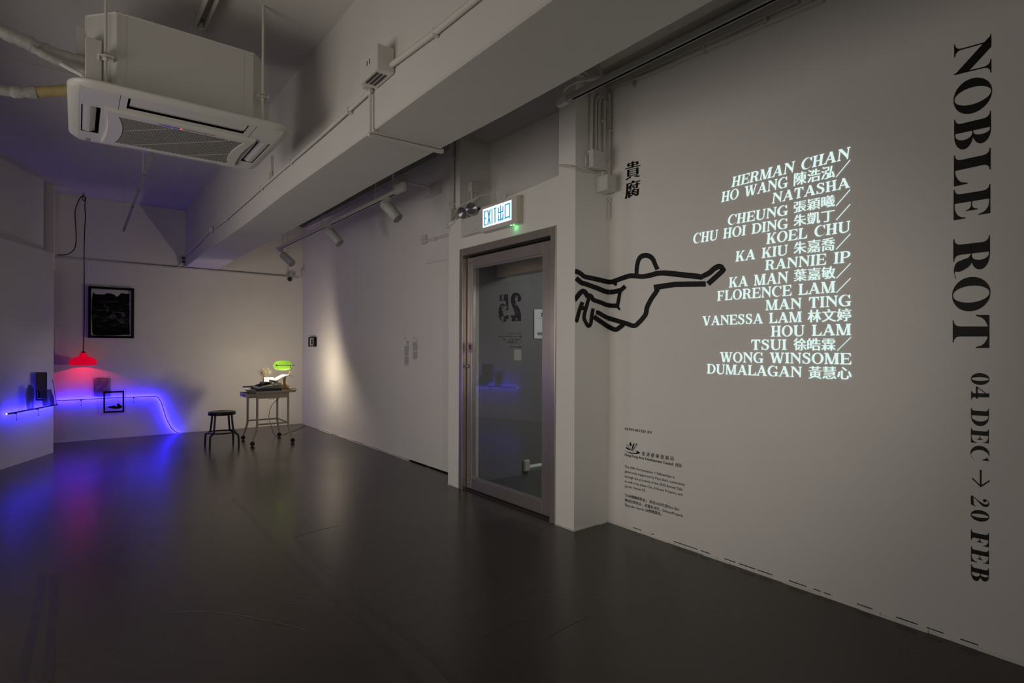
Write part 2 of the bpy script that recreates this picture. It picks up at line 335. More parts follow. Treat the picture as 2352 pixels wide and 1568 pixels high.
# lobby behind the door
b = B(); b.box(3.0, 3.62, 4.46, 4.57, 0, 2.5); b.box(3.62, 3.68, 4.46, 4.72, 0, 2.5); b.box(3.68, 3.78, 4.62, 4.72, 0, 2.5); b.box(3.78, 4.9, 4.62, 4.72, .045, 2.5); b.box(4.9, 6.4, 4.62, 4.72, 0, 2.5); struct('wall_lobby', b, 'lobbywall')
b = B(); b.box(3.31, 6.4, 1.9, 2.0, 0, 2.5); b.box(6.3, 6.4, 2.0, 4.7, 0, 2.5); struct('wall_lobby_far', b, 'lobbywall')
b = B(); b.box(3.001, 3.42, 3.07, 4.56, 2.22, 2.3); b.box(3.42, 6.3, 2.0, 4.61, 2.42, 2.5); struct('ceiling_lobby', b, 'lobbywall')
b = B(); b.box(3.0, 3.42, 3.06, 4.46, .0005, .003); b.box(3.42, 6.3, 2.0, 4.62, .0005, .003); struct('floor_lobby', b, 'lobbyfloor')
b = B(); b.box(3.78, 4.9, 4.66, 4.70, .004, .042); tag(build('door_gap_light', b, 'gaplight'), 'pale strip of light showing under the far lobby door', 'light')
b = B(); b.bbox(3.615, 3.69, 4.43, 4.465, .03, .15, .01); tag(build('door_stop', b, 'whiteplastic'), 'small white block at the lobby wall corner near the floor', 'door stop')
area('lobby_fill_light', (4.6, 2.6, 2.38), (4.6, 2.7, 0), .8, .3, 30, (.92, .96, 1))  # added fill so the lobby shows through the glass
# ------------------------------------------------------------------ door
d1 = thing('door_1', '', '', (XD, 3.7, 0), kind='structure')
b = B(); b.bbox(XD-.012, XD+.1, 4.315, 4.37, 0, 2.2, .003); part('jamb', b, 'steel', d1)
b = B(); b.bbox(XD-.012, XD+.1, 3.06, 3.115, 0, 2.2, .003); part('jamb', b, 'steel', d1)
b = B(); b.bbox(XD-.012, XD+.1, 3.115, 4.315, 2.135, 2.2, .003); part('frame_head', b, 'steel', d1)
b = B(); b.box(XD-.013, XD-.009, 3.06, 4.37, 2.198, 2.204); part('paint_edge', b, 'white', d1)
b = B(); b.box(XD+.07, XD+.1, 3.115, 4.315, 2.08, 2.135); part('head_gap', b, 'darkgap', d1)
b = B(); b.box(XD+.02, XD+.12, 3.115, 4.315, 0, .012); part('threshold', b, 'steeldark', d1)
XL0, XL1 = 2.825, 2.872
b = B(); b.bbox(XL0, XL1, 4.232, 4.305, .02, 2.115, .003); part('stile', b, 'steel', d1)
b = B(); b.bbox(XL0, XL1, 3.125, 3.256, .02, 2.115, .003); part('stile', b, 'steel', d1)
b = B(); b.bbox(XL0, XL1, 3.256, 4.232, 2.022, 2.115, .003); part('top_rail', b, 'steel', d1)
b = B(); b.bbox(XL0, XL1, 3.256, 4.232, .02, .118, .003); part('bottom_rail', b, 'steel', d1)
b = B(); b.box(2.846, 2.852, 3.25, 4.24, .112, 2.028); g = part('pane', b, 'glass', d1)
b = B()
for z0, z1 in ((.118, .128), (2.012, 2.022)): b.box(XL0+.006, XL1-.006, 3.256, 4.232, z0, z1)
for y0, y1 in ((3.256, 3.264), (4.222, 4.232)): b.box(XL0+.006, XL1-.006, y0, y1, .128, 2.012)
part('glazing_bead', b, 'alu', d1)
b = B(); b.lathe([(0, .03), (.012, .03), (.014, .024), (.014, 0)], (XL0, 4.26, 1.13), (-1, 0, 0), 14); b.bbox(XL0-.004, XL0, 4.245, 4.30, 1.1, 1.16, .002); b.bbox(XL0-.03, XL0-.01, 4.262, 4.31, 1.125, 1.137, .003); part('door_lock', b, 'alu', d1)
for z in (2.06, .075):
    b = B(); b.lathe([(0, .02), (.009, .02), (.012, .012), (.012, 0)], (XL0, 4.262, z), (-1, 0, 0), 12); part('bolt_knob', b, 'alu', d1)
M['steel'].node_tree.nodes['Principled BSDF'].inputs['Anisotropic'].default_value = .5
# ------------------------------------------------------------------ lettering
def ell(cx, cy, rx, ry, a): return (cx+rx*math.cos(math.radians(a)), cy+ry*math.sin(math.radians(a)))
class G:
    def __init__(s, w=.17, h=.07, st=.065, so=.075, br=.05): s.w, s.h, s.st, s.so, s.br = w, h, st, so, br
    def R(s, x0, y0, x1, y1): return [[(x0, y0), (x1, y0), (x1, y1), (x0, y1)]]
    def serif(s, x0, x1, top, so=None, l=1, r=1):
        so = s.so if so is None else so; st = s.st; br = min(s.br, so+.01); P = []; q = (lambda y: 1-y) if top else (lambda y: y)
        P.append([(x0-so*l, q(0)), (x1+so*r, q(0)), (x1+so*r, q(st)), (x0-so*l, q(st))])
        for x, d, on in ((x0, -1, l), (x1, 1, r)):
            if on and s.br: P.append([(x, q(st*.9)), (x+d*br, q(st*.9))]+[(x+d*br-d*br*math.sin(t), q(st+s.br*1.6*(1-math.cos(t)))) for t in (.4, .8, 1.2)]+[(x, q(st+s.br*1.6))])
        return P
    def stem(s, x, w=None, y0=0, y1=1, b=1, t=1):
        w = w or s.w; P = s.R(x, y0, x+w, y1)
        if b: P += s.serif(x, x+w, 0)
        if t: P += s.serif(x, x+w, 1)
        return P
    def diag(s, x0, y0, x1, y1, w): return [[(x0, y0), (x0+w, y0), (x1+w, y1), (x1, y1)]]
    def ring(s, cx, cy, rx, ry, w, h, a0=0, a1=360, n=32):
        P = []
        for i in range(n):
            a, c_ = a0+(a1-a0)*i/n, a0+(a1-a0)*(i+1)/n
            P.append([ell(cx, cy, rx, ry, a), ell(cx, cy, rx, ry, c_), ell(cx, cy, rx-w, ry-h, c_), ell(cx, cy, rx-w, ry-h, a)])
        return P
    def path(s, pts, n=6):
        q = catmull([(x, y, w) for x, y, w in pts], n); P = []; L = []
        for i, p in enumerate(q):
            d = q[min(i+1, len(q)-1)]-q[max(i-1, 0)]; m = math.hypot(d.x, d.y) or 1; L.append(((p.x-d.y/m*p.z, p.y+d.x/m*p.z), (p.x+d.y/m*p.z, p.y-d.x/m*p.z)))
        for a, c_ in zip(L, L[1:]): P.append([a[0], a[1], c_[1], c_[0]])
        return P
    def wedge(s, x, y0, y1, d, L=None):      # bracketed arm end: vertical at x, growing from hair bar y0 to y1, curve towards -d
        L = L or abs(y1-y0)*.9; return [[(x, y0), (x, y1), (x-d*.02, y1)]+[(x-d*(.02+(L-.02)*(1-math.cos(t))), y1+(y0-y1)*math.sin(t)) for t in (.5, .8, 1.1, 1.35)]+[(x-d*L, y0)]]
    def get(s, ch):
        w, h, so, st, R = s.w, s.h, s.so, s.st, s.R; o = so
        if ch == 'I': return s.stem(o), w+2*o
        if ch == 'H': W = .74; return s.stem(o)+s.stem(o+W-2*o-w)+R(o+w, .5-h/2, W-o-w, .5+h/2), W
        if ch == 'E' or ch == 'F':
            W = .68 if ch == 'E' else .63; P = s.stem(o, t=0, b=0)+s.serif(o, o+w, 1, r=0)+R(o, 1-st, W-.03, 1)+s.wedge(W-.03, 1-st, .68, 1)+R(o+w, .5-h/2, W-.16, .5+h/2)+s.wedge(W-.16, .5, .66, 1, .15)+s.wedge(W-.16, .5, .34, 1, .15)
            if ch == 'E': P += s.serif(o, o+w, 0, r=0)+R(o, 0, W, st)+s.wedge(W, st, .34, 1)
            else: P += s.serif(o, o+w, 0)
            return P, W
        if ch == 'L': W = .63; return s.stem(o, b=0)+s.serif(o, o+w, 0, r=0)+R(o, 0, W, st)+s.wedge(W, st, .38, 1), W
        if ch == 'T': W = .68; x = W/2-w/2; return s.stem(x, t=0)+R(0.01, 1-st, W-.01, 1)+s.wedge(W-.01, 1-st, .64, 1)+s.wedge(.01, 1-st, .64, -1), W
        if ch == 'O' or ch == 'Q': W = .78; return s.ring(W/2, .5, W/2, .52, w, h*.85), W
        if ch == '0': W = .56; return s.ring(W/2, .5, W/2, .51, w*.95, h), W
        if ch == 'D': W = .77; x = .36; return s.stem(o, b=0, t=0)+s.serif(o, o+w, 0, r=0)+s.serif(o, o+w, 1, r=0)+R(o, 0, x, h)+R(o, 1-h, x, 1)+s.ring(x, .5, W-x, .5, w, h, -90, 90, 20), W
        if ch in 'BPR':
            W = {'B': .68, 'P': .66, 'R': .74}[ch]; xr = {'B': .62, 'P': .66, 'R': .65}[ch]; x = .36; m = .5 if ch != 'P' else .45; m = .52 if ch == 'B' else m
            cy = (1+m-h/2)/2; P = s.stem(o, b=0, t=0)+s.serif(o, o+w, 1, r=0)+R(o, 1-h, x, 1)+R(o, m-h/2, x, m+h/2)+s.ring(x, (1+m-h/2)/2, xr-x, (1-m+h/2)/2, w*.95, h, -90, 90, 16)
            if ch == 'B': P += s.serif(o, o+w, 0, r=0)+R(o, 0, x, h)+s.ring(x, (m+h/2)/2, W-x, (m+h/2)/2, w, h, -90, 90, 16)
            else: P += s.serif(o, o+w, 0)
            if ch == 'R': P += s.path([(x-.02, m, h/2), (x+.1, m-.06, w*.4), (x+.16, m-.22, w*.5), (x+.2, .12, w*.48), (x+.28, .03, h*.5), (W+.03, .07, h*.3)])
            return P, W
        if ch == 'C' or ch == 'G':
            W = .72; cx = .38; e_ = 332 if ch == 'C' else 318; an = [46+(e_-46)*i/34 for i in range(35)]
            P = [[ell(cx, .5, .38, .52, a), ell(cx, .5, .38, .52, c_), ell(cx+w*.47, .5, .38-w*.53, .52-h*.8, c_), ell(cx+w*.47, .5, .38-w*.53, .52-h*.8, a)] for a, c_ in zip(an, an[1:])]+[[(W-.05, 1.0), (W-.02, 1.0), (W-.02, .66), (W-.06, .66), (W-.11, .8), (W-.17, .86)]]
            if ch == 'G': P += R(W-.14-w*.15, .02, W-.14+w*.85, .42)+R(W-.3, .42-st, W+.06, .42)+s.path([(cx+.12, .0+h*.3, h*.5), (cx+.2, .06, h*.5), (W-.12, .2, h*.4)]); W += .04
            return P, W
        if ch == 'S':
            W = .6; k = w/.17; P = s.path([(.5, .74, h*.28), (.44, .9, h*.45), (.31, .985, h*.5), (.16, .93, .05*k), (.115, .77, .075*k), (.2, .63, .085*k), (.34, .53, .088*k), (.465, .41, .085*k), (.49, .25, .078*k), (.42, .08, .05*k), (.29, .015, h*.5), (.14, .1, h*.45), (.07, .28, h*.28)])
            return P+R(.5, .68, .535, 1.0)+R(.04, 0, .075, .33)+[[(.5, 1), (.5, .8), (.44, .9)], [(.075, 0), (.075, .2), (.13, .1)]], W
        if ch == 'U': W = .76; return s.serif(o, o+w, 1)+s.serif(W-o-h*1.1, W-o, 1)+R(o, .34, o+w, 1)+R(W-o-h, .34, W-o, 1)+s.path([(o+w/2, .36, w/2), (o+w/2+.01, .2, w/2), (o+w*.5+.1, .05, w*.35), (W/2+.02, .005+h*.2, h*.6), (W-o-.13, .08, h*.55), (W-o-h/2-.01, .2, h/2), (W-o-h/2, .36, h/2)]), W
        if ch == 'V' or ch == 'A':
            W = .8; t = w*1.1; th = h*1.05; ax = W/2
            if ch == 'A': P = s.diag(W-o*.6-t, 0, ax-t*.55, 1, t)+s.diag(o*.8, 0, ax-th*.5, .96, th)+R(.22, .3, W-.26, .3+h)+s.serif(o*.8, o*.8+th, 0)+s.serif(W-o*.6-t, W-o*.6, 0, r=.6)
            else: P = s.diag(ax-t*.5, 0, o, 1, t)+s.diag(ax, 0, W-o-th, 1, th)+s.serif(o, o+t, 1)+s.serif(W-o-th, W-o, 1)
            return P, W
        if ch == 'W':
            W = 1.08; t = w*1.0; th = h*1.0; a = .32; c_ = .74
            return s.diag(a-t*.4, 0, o, 1, t)+s.diag(a+t*.1, 0, .52, 1, th)+s.diag(c_-t*.4, 0, .46, 1, t)+s.diag(c_+t*.1, 0, W-o-th, 1, th)+s.serif(o, o+t, 1)+s.serif(.46, .46+t, 1, l=.6)+s.serif(W-o-th, W-o, 1), W
        if ch == 'N': W = .78; return s.stem(o*1.2, h, b=1, t=0)+s.serif(.02+o, .02+o+h, 1, r=0)+[[(.03, 1), (.03+w*1.2, 1), (W-o, w*1.2/(W-o-.03)), (W-o, 0)]]+s.stem(W-o-h, h, b=0, t=1), W
        if ch == 'M': W = .94; t = w; return s.stem(o, h, t=0)+s.serif(o, o+h, 1, r=0)+s.diag(W/2-t*.62, .0, o, 1, t)+s.diag(W/2-t*.1, .0, W-o-w-h*.2, 1, h)+s.stem(W-o-w, w), W
        if ch == 'K': W = .76; return s.stem(o)+s.diag(o+w-.02, .38, W-.2, .97, h*1.1)+s.diag(W-.06-w*1.15, 0, o+w+.06, .56, w*1.15)+s.serif(W-.2, W-.2+h, 1)+s.serif(W-.06-w*1.1, W-.06, 0, r=.6), W
        if ch == 'Y': W = .76; x = W/2-w/2; return s.stem(x, y1=.45, t=0)+s.diag(x, .42, o, 1, w)+s.diag(x+w-h, .44, W-o-h, 1, h)+s.serif(o, o+w, 1)+s.serif(W-o-h, W-o, 1), W
        if ch == '4': W = .6; x = .33; return s.stem(x, y1=1, t=0)+R(0, .27, W, .27+.1)+s.diag(0.0, .33, x+w*.55, 1, h*1.4), W
        if ch == '2': W = .6; return s.path([(.2, .72, .07), (.15, .77, .05), (.14, .86, h*.6), (.27, .985, h*.6), (.42, .92, .06), (.46, .76, .075), (.38, .57, .06), (.25, .38, h*.9), (.12, .2, h*.8), (.03, .05, h*.6)])+s.ring(.2, .76, .075, .085, .075, .085, 0, 360, 14)+[[(.02, 0), (.54, 0), (.6, .26), (.57, .27), (.52, .17), (.4, .15), (.08, .13)]], W
        return [], .38
def quadmap(q):      # q = base-left, base-right, top-right, top-left -> function of (s, t)
    q = [Vector(p) for p in q]
    return lambda s, t: q[0]*(1-s)*(1-t)+q[1]*s*(1-t)+q[2]*s*t+q[3]*(1-s)*t
def put(b, polys, W, q, x0=0):
    m = quadmap(q)
    for i, p in enumerate(polys): b.add([m((x-x0)/W, y) for x, y in p], [tuple(range(len(p)))])
def serif_line(b, text, q, S, space=.45, track=.055, each=None):
    x = 0; items = []
    for ch in text:
        if ch == ' ': x += space; continue
        P, w = S.get(ch); items.append((P, x, w)); x += w+track
    x -= track
    for P, x0, w in items:
        if each: b = B()
        put(b, [[(px+x0, py) for px, py in p] for p in P], x, q)
        if each: part('letter', b, each[0], each[1])
_tc = {}
def textmesh(s, off=0):
    if (s, off) in _tc: return _tc[(s, off)]
    cu = bpy.data.curves.new('t', 'FONT'); cu.body = s; cu.offset = off; cu.resolution_u = 2
    o = bpy.data.objects.new('t', cu); COL.objects.link(o); bpy.context.view_layer.update()
    me = bpy.data.meshes.new_from_object(o.evaluated_get(bpy.context.evaluated_depsgraph_get()))
    r = ([(v.co.x, v.co.y) for v in me.vertices], [tuple(p.vertices) for p in me.polygons])
    bpy.data.objects.remove(o); bpy.data.curves.remove(cu); bpy.data.meshes.remove(me); _tc[(s, off)] = r; return r
def sans(b, s, q, off=0, y0=0, y1=.7, shifts=(0,), sq=None):      # glyphs of the built-in font stretched to the quad
    m = quadmap(q); L = []
    vs, fs = textmesh(s, off); xs = [v[0] for v in vs]; a, c_ = min(xs), max(xs)
    for k in shifts: b.add([m((x-a)/(c_-a)+k, (y-y0)/(y1-y0)) for x, y in vs], fs)
def cjk(b, s, q, bold=.03):      # thick uprights, thin horizontals
    n = len(s); sans(b, s, q, -.004, -.08, .86, [k*bold/n for k in (-1, -.33, .33, 1)])
def Q(pts, f): return [f(*p) for p in pts]
BODY = G(w=.165, h=.075, st=.065)
def fcrop(ox, oy, sc, off=.002):
    return lambda x, y: aR(ox+x/sc, oy+y/sc, off)
# projected list of names: the projector's light put into glowing letter meshes
fA, fB = fcrop(1580, 320, 5.2275), fcrop(1580, 600, 5.4075)
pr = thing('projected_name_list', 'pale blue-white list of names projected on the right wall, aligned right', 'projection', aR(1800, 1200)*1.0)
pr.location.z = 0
LI = [
 (fA, 'HERMAN CHAN', (520, 575), (1935, 230), (1952, 87), (540, 452), None, None, None),
 (fA, 'HO WANG', (398, 755), (1192, 572), (1200, 442), (413, 632), '陳浩泓', ((1272, 562), (1757, 456), (1764, 300), (1280, 400)), ((1778, 452), (1948, 246))),
 (fA, 'NATASHA', (1005, 772), (1945, 575), (1940, 450), (1020, 645), None, None, None),
 (fA, 'CHEUNG', (472, 1032), (1195, 905), (1200, 785), (488, 910), '張穎曦', ((1270, 885), (1760, 800), (1762, 655), (1275, 745)), ((1778, 798), (1948, 601))),
 (fA, 'CHU HOI DING', (58, 1252), (1195, 1065), (1200, 943), (72, 1130), '朱凱丁', ((1272, 1048), (1755, 980), (1760, 828), (1275, 905)), ((1778, 970), (1948, 777))),
 (fA, 'KOEL CHU', (938, 1258), (1946, 1108), (1950, 975), (950, 1130), None, None, None),
 (fA, 'KA KIU', (568, 1468), (1195, 1385), (1200, 1262), (578, 1345), '朱嘉喬', ((1272, 1378), (1760, 1333), (1765, 1168), (1275, 1230)), ((1780, 1318), (1951, 1132))),
 (fA, 'RANNIE IP', (925, 1570), (1945, 1475), (1953, 1334), (932, 1452), None, None, None),
 (fB, 'KA MAN', (508, 325), (1240, 266), (1245, 125), (512, 202), '葉嘉敏', ((1318, 252), (1828, 212), (1828, 52), (1320, 98)), ((1843, 210), (2020, 24))),
 (fB, 'FLORENCE LAM', (362, 490), (1830, 385), (1832, 243), (365, 370), None, None, ((1845, 388), (2020, 207))),
 (fB, 'MAN TING', (963, 608), (2023, 552), (2025, 412), (965, 482), None, None, None),
 (fB, 'VANESSA LAM', (180, 797), (1415, 753), (1413, 622), (180, 682), '林文婷', ((1490, 760), (2023, 742), (2025, 580), (1492, 598)), None),
 (fB, 'HOU LAM', (1030, 935), (2028, 915), (2028, 775), (1032, 803), None, None, None),
 (fB, 'TSUI', (785, 1098), (1225, 1098), (1225, 970), (785, 972), '徐皓霖', ((1315, 1105), (1828, 1110), (1830, 950), (1315, 950)), ((1853, 1110), (2027, 939))),
 (fB, 'WONG WINSOME', (397, 1250), (2028, 1280), (2028, 1140), (397, 1128), None, None, None),
 (fB, 'DUMALAGAN', (235, 1392), (1413, 1440), (1415, 1308), (238, 1274), '黃慧心', ((1500, 1455), (2028, 1470), (2030, 1305), (1502, 1298)), None)]
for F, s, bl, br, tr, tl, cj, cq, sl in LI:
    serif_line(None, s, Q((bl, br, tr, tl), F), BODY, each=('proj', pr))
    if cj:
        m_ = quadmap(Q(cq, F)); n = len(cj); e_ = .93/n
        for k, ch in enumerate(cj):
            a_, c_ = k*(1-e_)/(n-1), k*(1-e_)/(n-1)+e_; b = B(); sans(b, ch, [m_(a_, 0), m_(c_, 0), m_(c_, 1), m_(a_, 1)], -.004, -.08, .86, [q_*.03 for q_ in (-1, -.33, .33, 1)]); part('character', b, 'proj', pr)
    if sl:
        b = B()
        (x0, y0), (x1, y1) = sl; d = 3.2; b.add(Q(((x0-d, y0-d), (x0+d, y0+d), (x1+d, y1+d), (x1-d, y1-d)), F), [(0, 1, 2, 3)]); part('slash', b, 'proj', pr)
# vertical black title
DID = G(w=.2, h=.028, st=.028, so=.12, br=.1)
fa = lambda x, y: aR(2160+x/4.125, 60+y/4.125, .0015)
fb = lambda x, y: aR(2160+x/4.125, 440+y/4.125, .0015)
tt = thing('title_lettering', 'large black serif exhibition title running down the right wall', 'lettering', (3.08, .68, 0))
def vletter(parent, ch, F, xb, xc, b0, b1, t0, t1, S=DID):
    b = B(); P, w = S.get(ch); put(b, P, w, Q(((xb, b0), (xb, b1), (xc, t1), (xc, t0)), F)); part('letter', b, 'black', parent)
for ch, F, xb, xc, b0, b1, t0, t1 in (('N', fa, 130, 482, 165, 520, 65, 437), ('O', fa, 130, 482, 537, 872, 447, 777), ('B', fa, 130, 478, 887, 1185, 800, 1120), ('L', fa, 128, 475, 1225, 1520, 1150, 1445),
    ('E', fb, 125, 472, -16, 272, -74, 215), ('R', fb, 122, 468, 450, 812, 410, 770), ('O', fb, 117, 467, 822, 1148, 792, 1118), ('T', fb, 117, 463, 1160, 1488, 1163, 1485)):
    vletter(tt, ch, F, xb, xc, b0, b1, t0, t1)
fc = lambda x, y: aR(2200+x/5.81, 840+y/5.81, .0015)
fd = lambda x, y: aR(2200+x/6.03, 1100+y/6.03, .0015)
dt = thing('date_lettering', 'smaller black serif dates with an arrow below the vertical title', 'lettering', (3.08, .68, 0))
for ch, F, xb, xc, b0, b1, t0, t1 in (('0', fc, 175, 418, 94, 250, 99, 258), ('4', fc, 177, 417, 273, 437, 280, 440), ('D', fc, 175, 413, 557, 795, 572, 812), ('E', fc, 175, 412, 825, 1022, 845, 1042), ('C', fc, 172, 414, 1057, 1255, 1075, 1275),
    ('2', fd, 180, 430, 218, 365, 262, 412), ('0', fd, 180, 430, 412, 568, 446, 604), ('F', fd, 180, 428, 693, 905, 742, 955), ('E', fd, 182, 428, 930, 1137, 982, 1189), ('B', fd, 182, 428, 1177, 1395, 1235, 1450)):
    vletter(dt, ch, F, xb, xc, b0, b1, t0, t1)
b = B(); fp = lambda x, y: aR(x, y, .0015)
b.add(Q(((2250.3, 1078.7), (2254.3, 1078.7), (2254.3, 1116), (2250.3, 1116)), fp), [(0, 1, 2, 3)])
b.add(Q(((2232.6, 1096), (2252.4, 1115), (2252.6, 1118.6), (2232.6, 1099.5)), fp), [(0, 1, 2, 3)])
b.add(Q(((2272.4, 1102), (2252.4, 1115), (2252.6, 1118.6), (2272.4, 1106)), fp), [(0, 1, 2, 3)])
part('arrow', b, 'black', dt)
# two characters of the title
fe = lambda x, y: aR(1240+x/3.5625, 100+y/3.5625, .0015)
t2 = thing('chinese_title', 'two black Chinese characters stacked near the wall corner', 'lettering', (3.14, 2.65, 0))
for s, q in (('貴', ((703, 1118), (817, 1088), (817, 948), (703, 975))), ('腐', ((700, 1272), (810, 1243), (818, 1105), (702, 1135)))):
    b = B(); sans(b, s, Q(q, fe), -.003, -.08, .85, (-.045, -.015, .015, .045)); part('letter', b, 'black', t2)
# credits
fs_ = fcrop(1400, 960, 6.27, .0015)
sb = thing('supported_by_heading', 'small black heading line above the sponsor logo on the right wall', 'lettering', (3.14, 2.65, 0))
b = B(); serif_line(b, 'SUPPORTED BY', Q(((218, 168), (613, 226), (615, 190), (218, 135)), fs_), G(.19, .09, .07, .08, .03)); part('text_line', b, 'black', sb)['kind'] = 'stuff'
lg = thing('sponsor_logo', 'black lotus-like logo with bilingual council name on the right wall', 'logo', (3.14, 2.6, 0))
b = B()
for P in ([(302, 342), (318, 372), (316, 395), (304, 408), (290, 392), (286, 370), (293, 350)], [(358, 350), (330, 392), (312, 470), (322, 470), (345, 420), (358, 380)],
          [(400, 362), (378, 372), (355, 425), (328, 477), (338, 478), (362, 434), (372, 395), (388, 378), (386, 400), (375, 424), (382, 418), (396, 385)], [(230, 378), (262, 385), (300, 440), (310, 460), (298, 448), (270, 405), (262, 398)],
          [(230, 413), (262, 423), (300, 453), (308, 468), (270, 455), (245, 440)], [(222, 465), (260, 488), (320, 498), (378, 499), (393, 490), (388, 478), (368, 462), (410, 474), (440, 497), (425, 512), (380, 516), (310, 511), (250, 492)]):
    b.add(Q(P, fs_), [tuple(range(len(P)))])
part('emblem', b, 'black', lg)
b = B(); sans(b, '香 港 藝 術 發 展 局', Q(((463, 540), (922, 615), (924, 552), (465, 475)), fs_), 0, -.08, .86, (-.0012, .0012)); sans(b, 'Hong Kong Arts Development Council', Q(((218, 540), (915, 683), (917, 640), (220, 505)), fs_), .018); sans(b, '資助', Q(((947, 700), (1035, 712), (1037, 655), (947, 643)), fs_), 0, -.08, .86, (-.006, .006))
part('text_line', b, 'black', lg)['kind'] = 'stuff'
cr = thing('credit_paragraph', 'small black bilingual thank-you paragraph low on the right wall', 'lettering', (3.14, 2.6, 0))
for s, bl, br in (('The 2046 Fermentation + Fellowships is', (218, 710), (935, 868)), ("generously supported by Para Site’s community", (218, 778), (1083, 975)), ('through the proceeds of the 2020 Annual Gala', (218, 850), (1052, 1044)),
                  ('as well as by Jehan Chu, Schoeni Projects, and', (218, 920), (1048, 1120)), ('Jacobo Garcia Gil.', (218, 990), (520, 1060)), ('「2046醞釀獎助金」 來自2020年度Para Site', (218, 1122), (1000, 1333)),
                  ('籌款拍賣收益，並獲朱沛宗、SchoeniProjects', (218, 1192), (1060, 1425)), ('及Jacobo Garcia Gil慷慨資助。', (218, 1262), (750, 1402))):
    b = B(); sans(b, s, Q((bl, br, (br[0], br[1]-38), (bl[0], bl[1]-34)), fs_), .006); part('text_line', b, 'black', cr)['kind'] = 'stuff'
# drawing of a diving figure, black vinyl line, wrapping from the pier side onto the wall
dr = thing('line_drawing', 'bold black outline drawing of a figure reaching right across the wall corner', 'wall drawing', (3.14, 2.8, 0))
fzo = [.0012]
def fz(x, y):
    px, py = 1300+x/5.88, 560+y/5.88
    p = aR(px, py, fzo[0]); return p if p.y < 2.8652-fzo[0] else aY(px, py, 2.865-fzo[0])
def stroke(pts, w, smooth=True):
    fzo[0] += .00018
    b = B(); P = [(p[0], p[1], (p[2] if len(p) > 2 else w)*.56) for p in pts]
    q = catmull(P, 8) if smooth else []
    if not smooth:
        for a, c_ in zip(P, P[1:]):
            n = max(2, int(math.hypot(c_[0]-a[0], c_[1]-a[1])/20)); q += [Vector(a).lerp(Vector(c_), k/n) for k in range(n)]
        q.append(Vector(P[-1]))
    L = []
    for i, p in enumerate(q):
        d = q[min(i+1, len(q)-1)]-q[max(i-1, 0)]; m = math.hypot(d.x, d.y) or 1; L.append((fz(max(118, p.x-d.y/m*p.z), p.y+d.x/m*p.z), fz(max(118, p.x+d.y/m*p.z), p.y-d.x/m*p.z)))
    for a, c_ in zip(L, L[1:]): b.add([a[0], a[1], c_[1], c_[0]], [(0, 1, 2, 3)])
    part('line', b, 'black', dr)
for P, w in (([(952, 420, 48), (955, 330, 50), (975, 230, 52), (1010, 175, 58), (1070, 155, 62), (1130, 168, 60), (1175, 210, 56), (1205, 280, 52), (1236, 345, 54)], 54),
    ([(118, 370, 60), (160, 378, 58), (205, 405, 55), (250, 440, 55), (330, 458), (450, 485), (560, 510), (620, 512), (680, 492), (780, 455), (880, 430, 60), (1030, 440, 58), (1150, 420, 62), (1220, 400, 62), (1310, 392, 64), (1420, 400, 68), (1600, 420, 68), (1810, 443, 70)], 58),
    ([(1800, 460, 60), (1860, 430, 62), (1940, 388, 64), (2000, 335, 64), (2060, 305, 66), (2110, 315, 60)], 62),
    ([(655, 515, 66), (668, 545, 40), (676, 568, 8)], 40)): stroke(P, w)
for P, w in (([(2092, 305), (2128, 352), (1918, 540)], 62), ([(1187, 588), (1480, 545), (1888, 540)], 66),
    ([(1240, 605), (1215, 650), (1150, 745), (1095, 855), (1080, 935), (1055, 980), (985, 1060), (918, 1105), (800, 1070), (570, 1002)], 56), ([(570, 1002), (500, 965), (440, 930), (405, 925)], 52),
    ([(135, 460), (215, 528), (250, 535), (400, 588), (575, 650), (740, 625)], 58), ([(725, 640), (800, 570)], 50), ([(730, 630), (712, 740), (690, 850)], 42),
    ([(110, 765), (205, 650), (250, 645), (300, 715)], 58), ([(265, 700), (330, 700), (375, 755), (470, 790), (575, 828), (700, 836)], 52), ([(690, 838), (728, 895, 14)], 40),
    ([(330, 700), (310, 730), (280, 840), (245, 985), (275, 1070), (305, 1110), (335, 1075), (350, 970), (368, 872)], 42), ([(225, 785), (180, 905), (150, 1020), (130, 1055)], 46), ([(195, 860), (255, 870)], 52),
    ([(375, 980), (480, 1055), (570, 1115), (640, 1150), (680, 1155), (720, 1130), (775, 1085)], 56)): stroke(P, w, len(P) > 3)
# ------------------------------------------------------------------ air conditioner
ac = thing('air_conditioner', 'large white ceiling cassette air conditioner hanging at upper left', 'air conditioner', (.5, 4.0, 2.6))
b = B(); pr_ = [(.16, 3.6), (.83, 3.6), (.955, 3.74), (.955, 4.3), (.83, 4.43), (.16, 4.43), (.035, 4.3), (.035, 3.74)]
b.prism([(x, y, 2.66) for x, y in pr_], (0, 0, .39)); part('housing', b, 'whiteplastic', ac, bevel=.004)
b = B()
for i in range(8):
    (x0, y0), (x1, y1) = pr_[i], pr_[(i+1) % 8]; b.tube([(x0, y0, 3.052), (x1, y1, 3.052)], .006, 6)
b.box(.2, .202, 3.598, 3.6, 2.66, 3.05); b.box(.775, .777, 3.598, 3.6, 2.66, 3.05); part('seam', b, 'white', ac)
def rrect(x0, x1, y0, y1, r, n=6):
    P = []
    for cx, cy, a in ((x1-r, y0+r, -90), (x1-r, y1-r, 0), (x0+r, y1-r, 90), (x0+r, y0+r, 180)):
        for k in range(n+1): P.append(ell(cx, cy, r, r, a+90*k/n))
    return P
PX0, PX1, PY0, PY1 = -.045, 1.04, 3.49, 4.5
b = B(); rings = []
